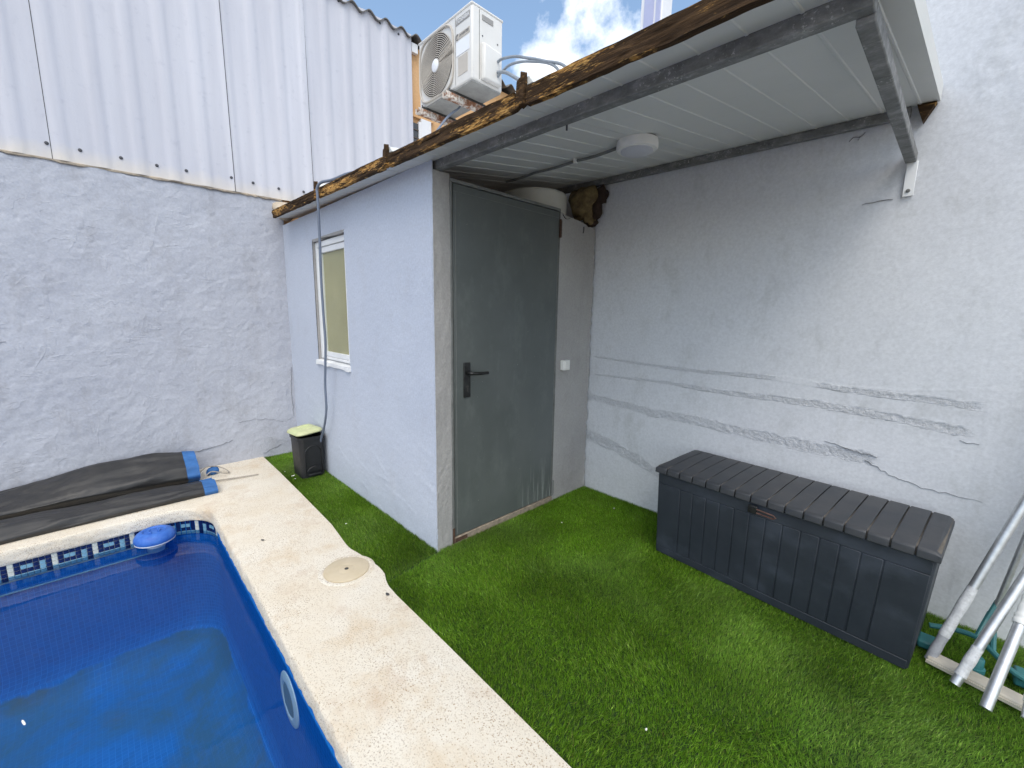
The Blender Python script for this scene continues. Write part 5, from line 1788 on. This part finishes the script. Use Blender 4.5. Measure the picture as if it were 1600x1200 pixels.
sk_ = thing('skimmer_lid', (-0.160, -0.487, 0.0), 'round sand coloured skimmer lid set in the deck near the shed corner', 'lid')
mb = MB(); mb.lathe([(0.150, -0.004), (0.142, 0.0015), (0.132, 0.003), (0.121, 0.0025), (0.118, -0.004)], (-0.160, -0.487, 0.0), 56); mb.f = mb.f[:-2]
mb.build('collar', MAT['deck'], sk_, smooth=True)
mb = MB(); mb.lathe([(0.116, -0.002), (0.116, 0.0055), (0.113, 0.007), (0.044, 0.0072), (0.042, 0.0060), (0.038, 0.0072), (0.0, 0.0072)], (-0.160, -0.487, 0.0), 56)
pl_ = mb.build('lid_plate', MAT['lid_plate'], sk_, smooth=True, angle=30)
mb = MB(); mb.lathe([(0.011, 0.0074), (0.011, 0.0080), (0.0, 0.0080)], (-0.160, -0.487, 0.0), 16); mb.build('finger_hole', MAT['ac_dark'], pl_)

lt = thing('pool_light', (0.125, PY1 + 0.004, -0.325), 'round white underwater pool light on the near pool wall', 'pool light')
mb = MB(); mb.lathe([(0.122, 0.002), (0.120, -0.004), (0.112, -0.008), (0.082, -0.010), (0.076, -0.006), (0.0, -0.006)], (0.125, PY1 + 0.004, -0.325), 40, 'y')
mb.build('ring', MAT['float_white'], lt, smooth=True, angle=35)
mb = MB(); mb.lathe([(0.075, -0.006), (0.06, -0.010), (0.03, -0.012), (0.0, -0.0125)], (0.125, PY1 + 0.004, -0.325), 32, 'y')
mb.build('lens', MAT['lens_grey'], lt, smooth=True)

# scattered petals and scraps
def scrap(x, y, z, s, name, mt, label, cat, group=None, seed=0, elong=1.0):
    r = random.Random(seed)
    mb = MB(); k = 8
    a0 = r.random() * 6
    def P(i, rad, dz):
        a = 2 * PI * i / k
        u = math.cos(a) * rad * elong; v = math.sin(a) * rad * (0.6 + 0.2 * r.random())
        return (x + u * math.cos(a0) - v * math.sin(a0), y + u * math.sin(a0) + v * math.cos(a0), z + dz + 0.25 * s * (u / (s * elong)) ** 2)
    top = [P(i, s, 0.0012) for i in range(k)]; bot = [(p[0], p[1], p[2] - 0.0012) for p in top]
    vs_ = top + bot
    mb.add(vs_, [tuple(range(k)), tuple(range(2 * k - 1, k - 1, -1))] + [(i, (i + 1) % k, k + (i + 1) % k, k + i) for i in range(k)])
    return tag(mb.build(name, mt), label, cat, group)


for i, (x, y, s, lb_s) in enumerate(((-1.78, -0.268, 0.018, 'long white petal lying on the turf beside the black bin'), (-1.70, -0.275, 0.010, 'small white petal on the turf at the front foot of the bin'),
                                  (-1.93, -0.29, 0.008, 'tiny white petal on the turf strip behind the bin'), (-0.66, -0.28, 0.009, 'white petal midway along the narrow turf strip'),
                                  (0.42, 1.25, 0.010, 'white petal on the turf near the long wall and door'), (0.30, 0.80, 0.008, 'small white petal on the turf before the door'),
                                  (1.43, -0.12, 0.008, 'white petal in the open turf between deck and chest'))):
    scrap(x, y, 0.004, s * 0.62, 'petal', MAT['petal'], lb_s, 'petal', 'petals on the turf', i, 1.6 if i == 0 else 1.1)
scrap(0.185, -0.425, 0.004, 0.011, 'pebble_scrap', MAT['crack'], 'dark crumb on the pale deck past the skimmer lid', 'debris', None, 31, 1.2)
scrap(-0.80, -0.74, 0.004, 0.008, 'pebble_scrap', MAT['crack'], 'dark crumb on the pale deck left of the skimmer lid', 'debris', None, 32, 1.6)
scrap(-0.286, -1.69, WATER_Z + 0.003, 0.0055, 'feather', MAT['petal'], 'small white feather floating on the pool water', 'feather', None, 33, 3.6)
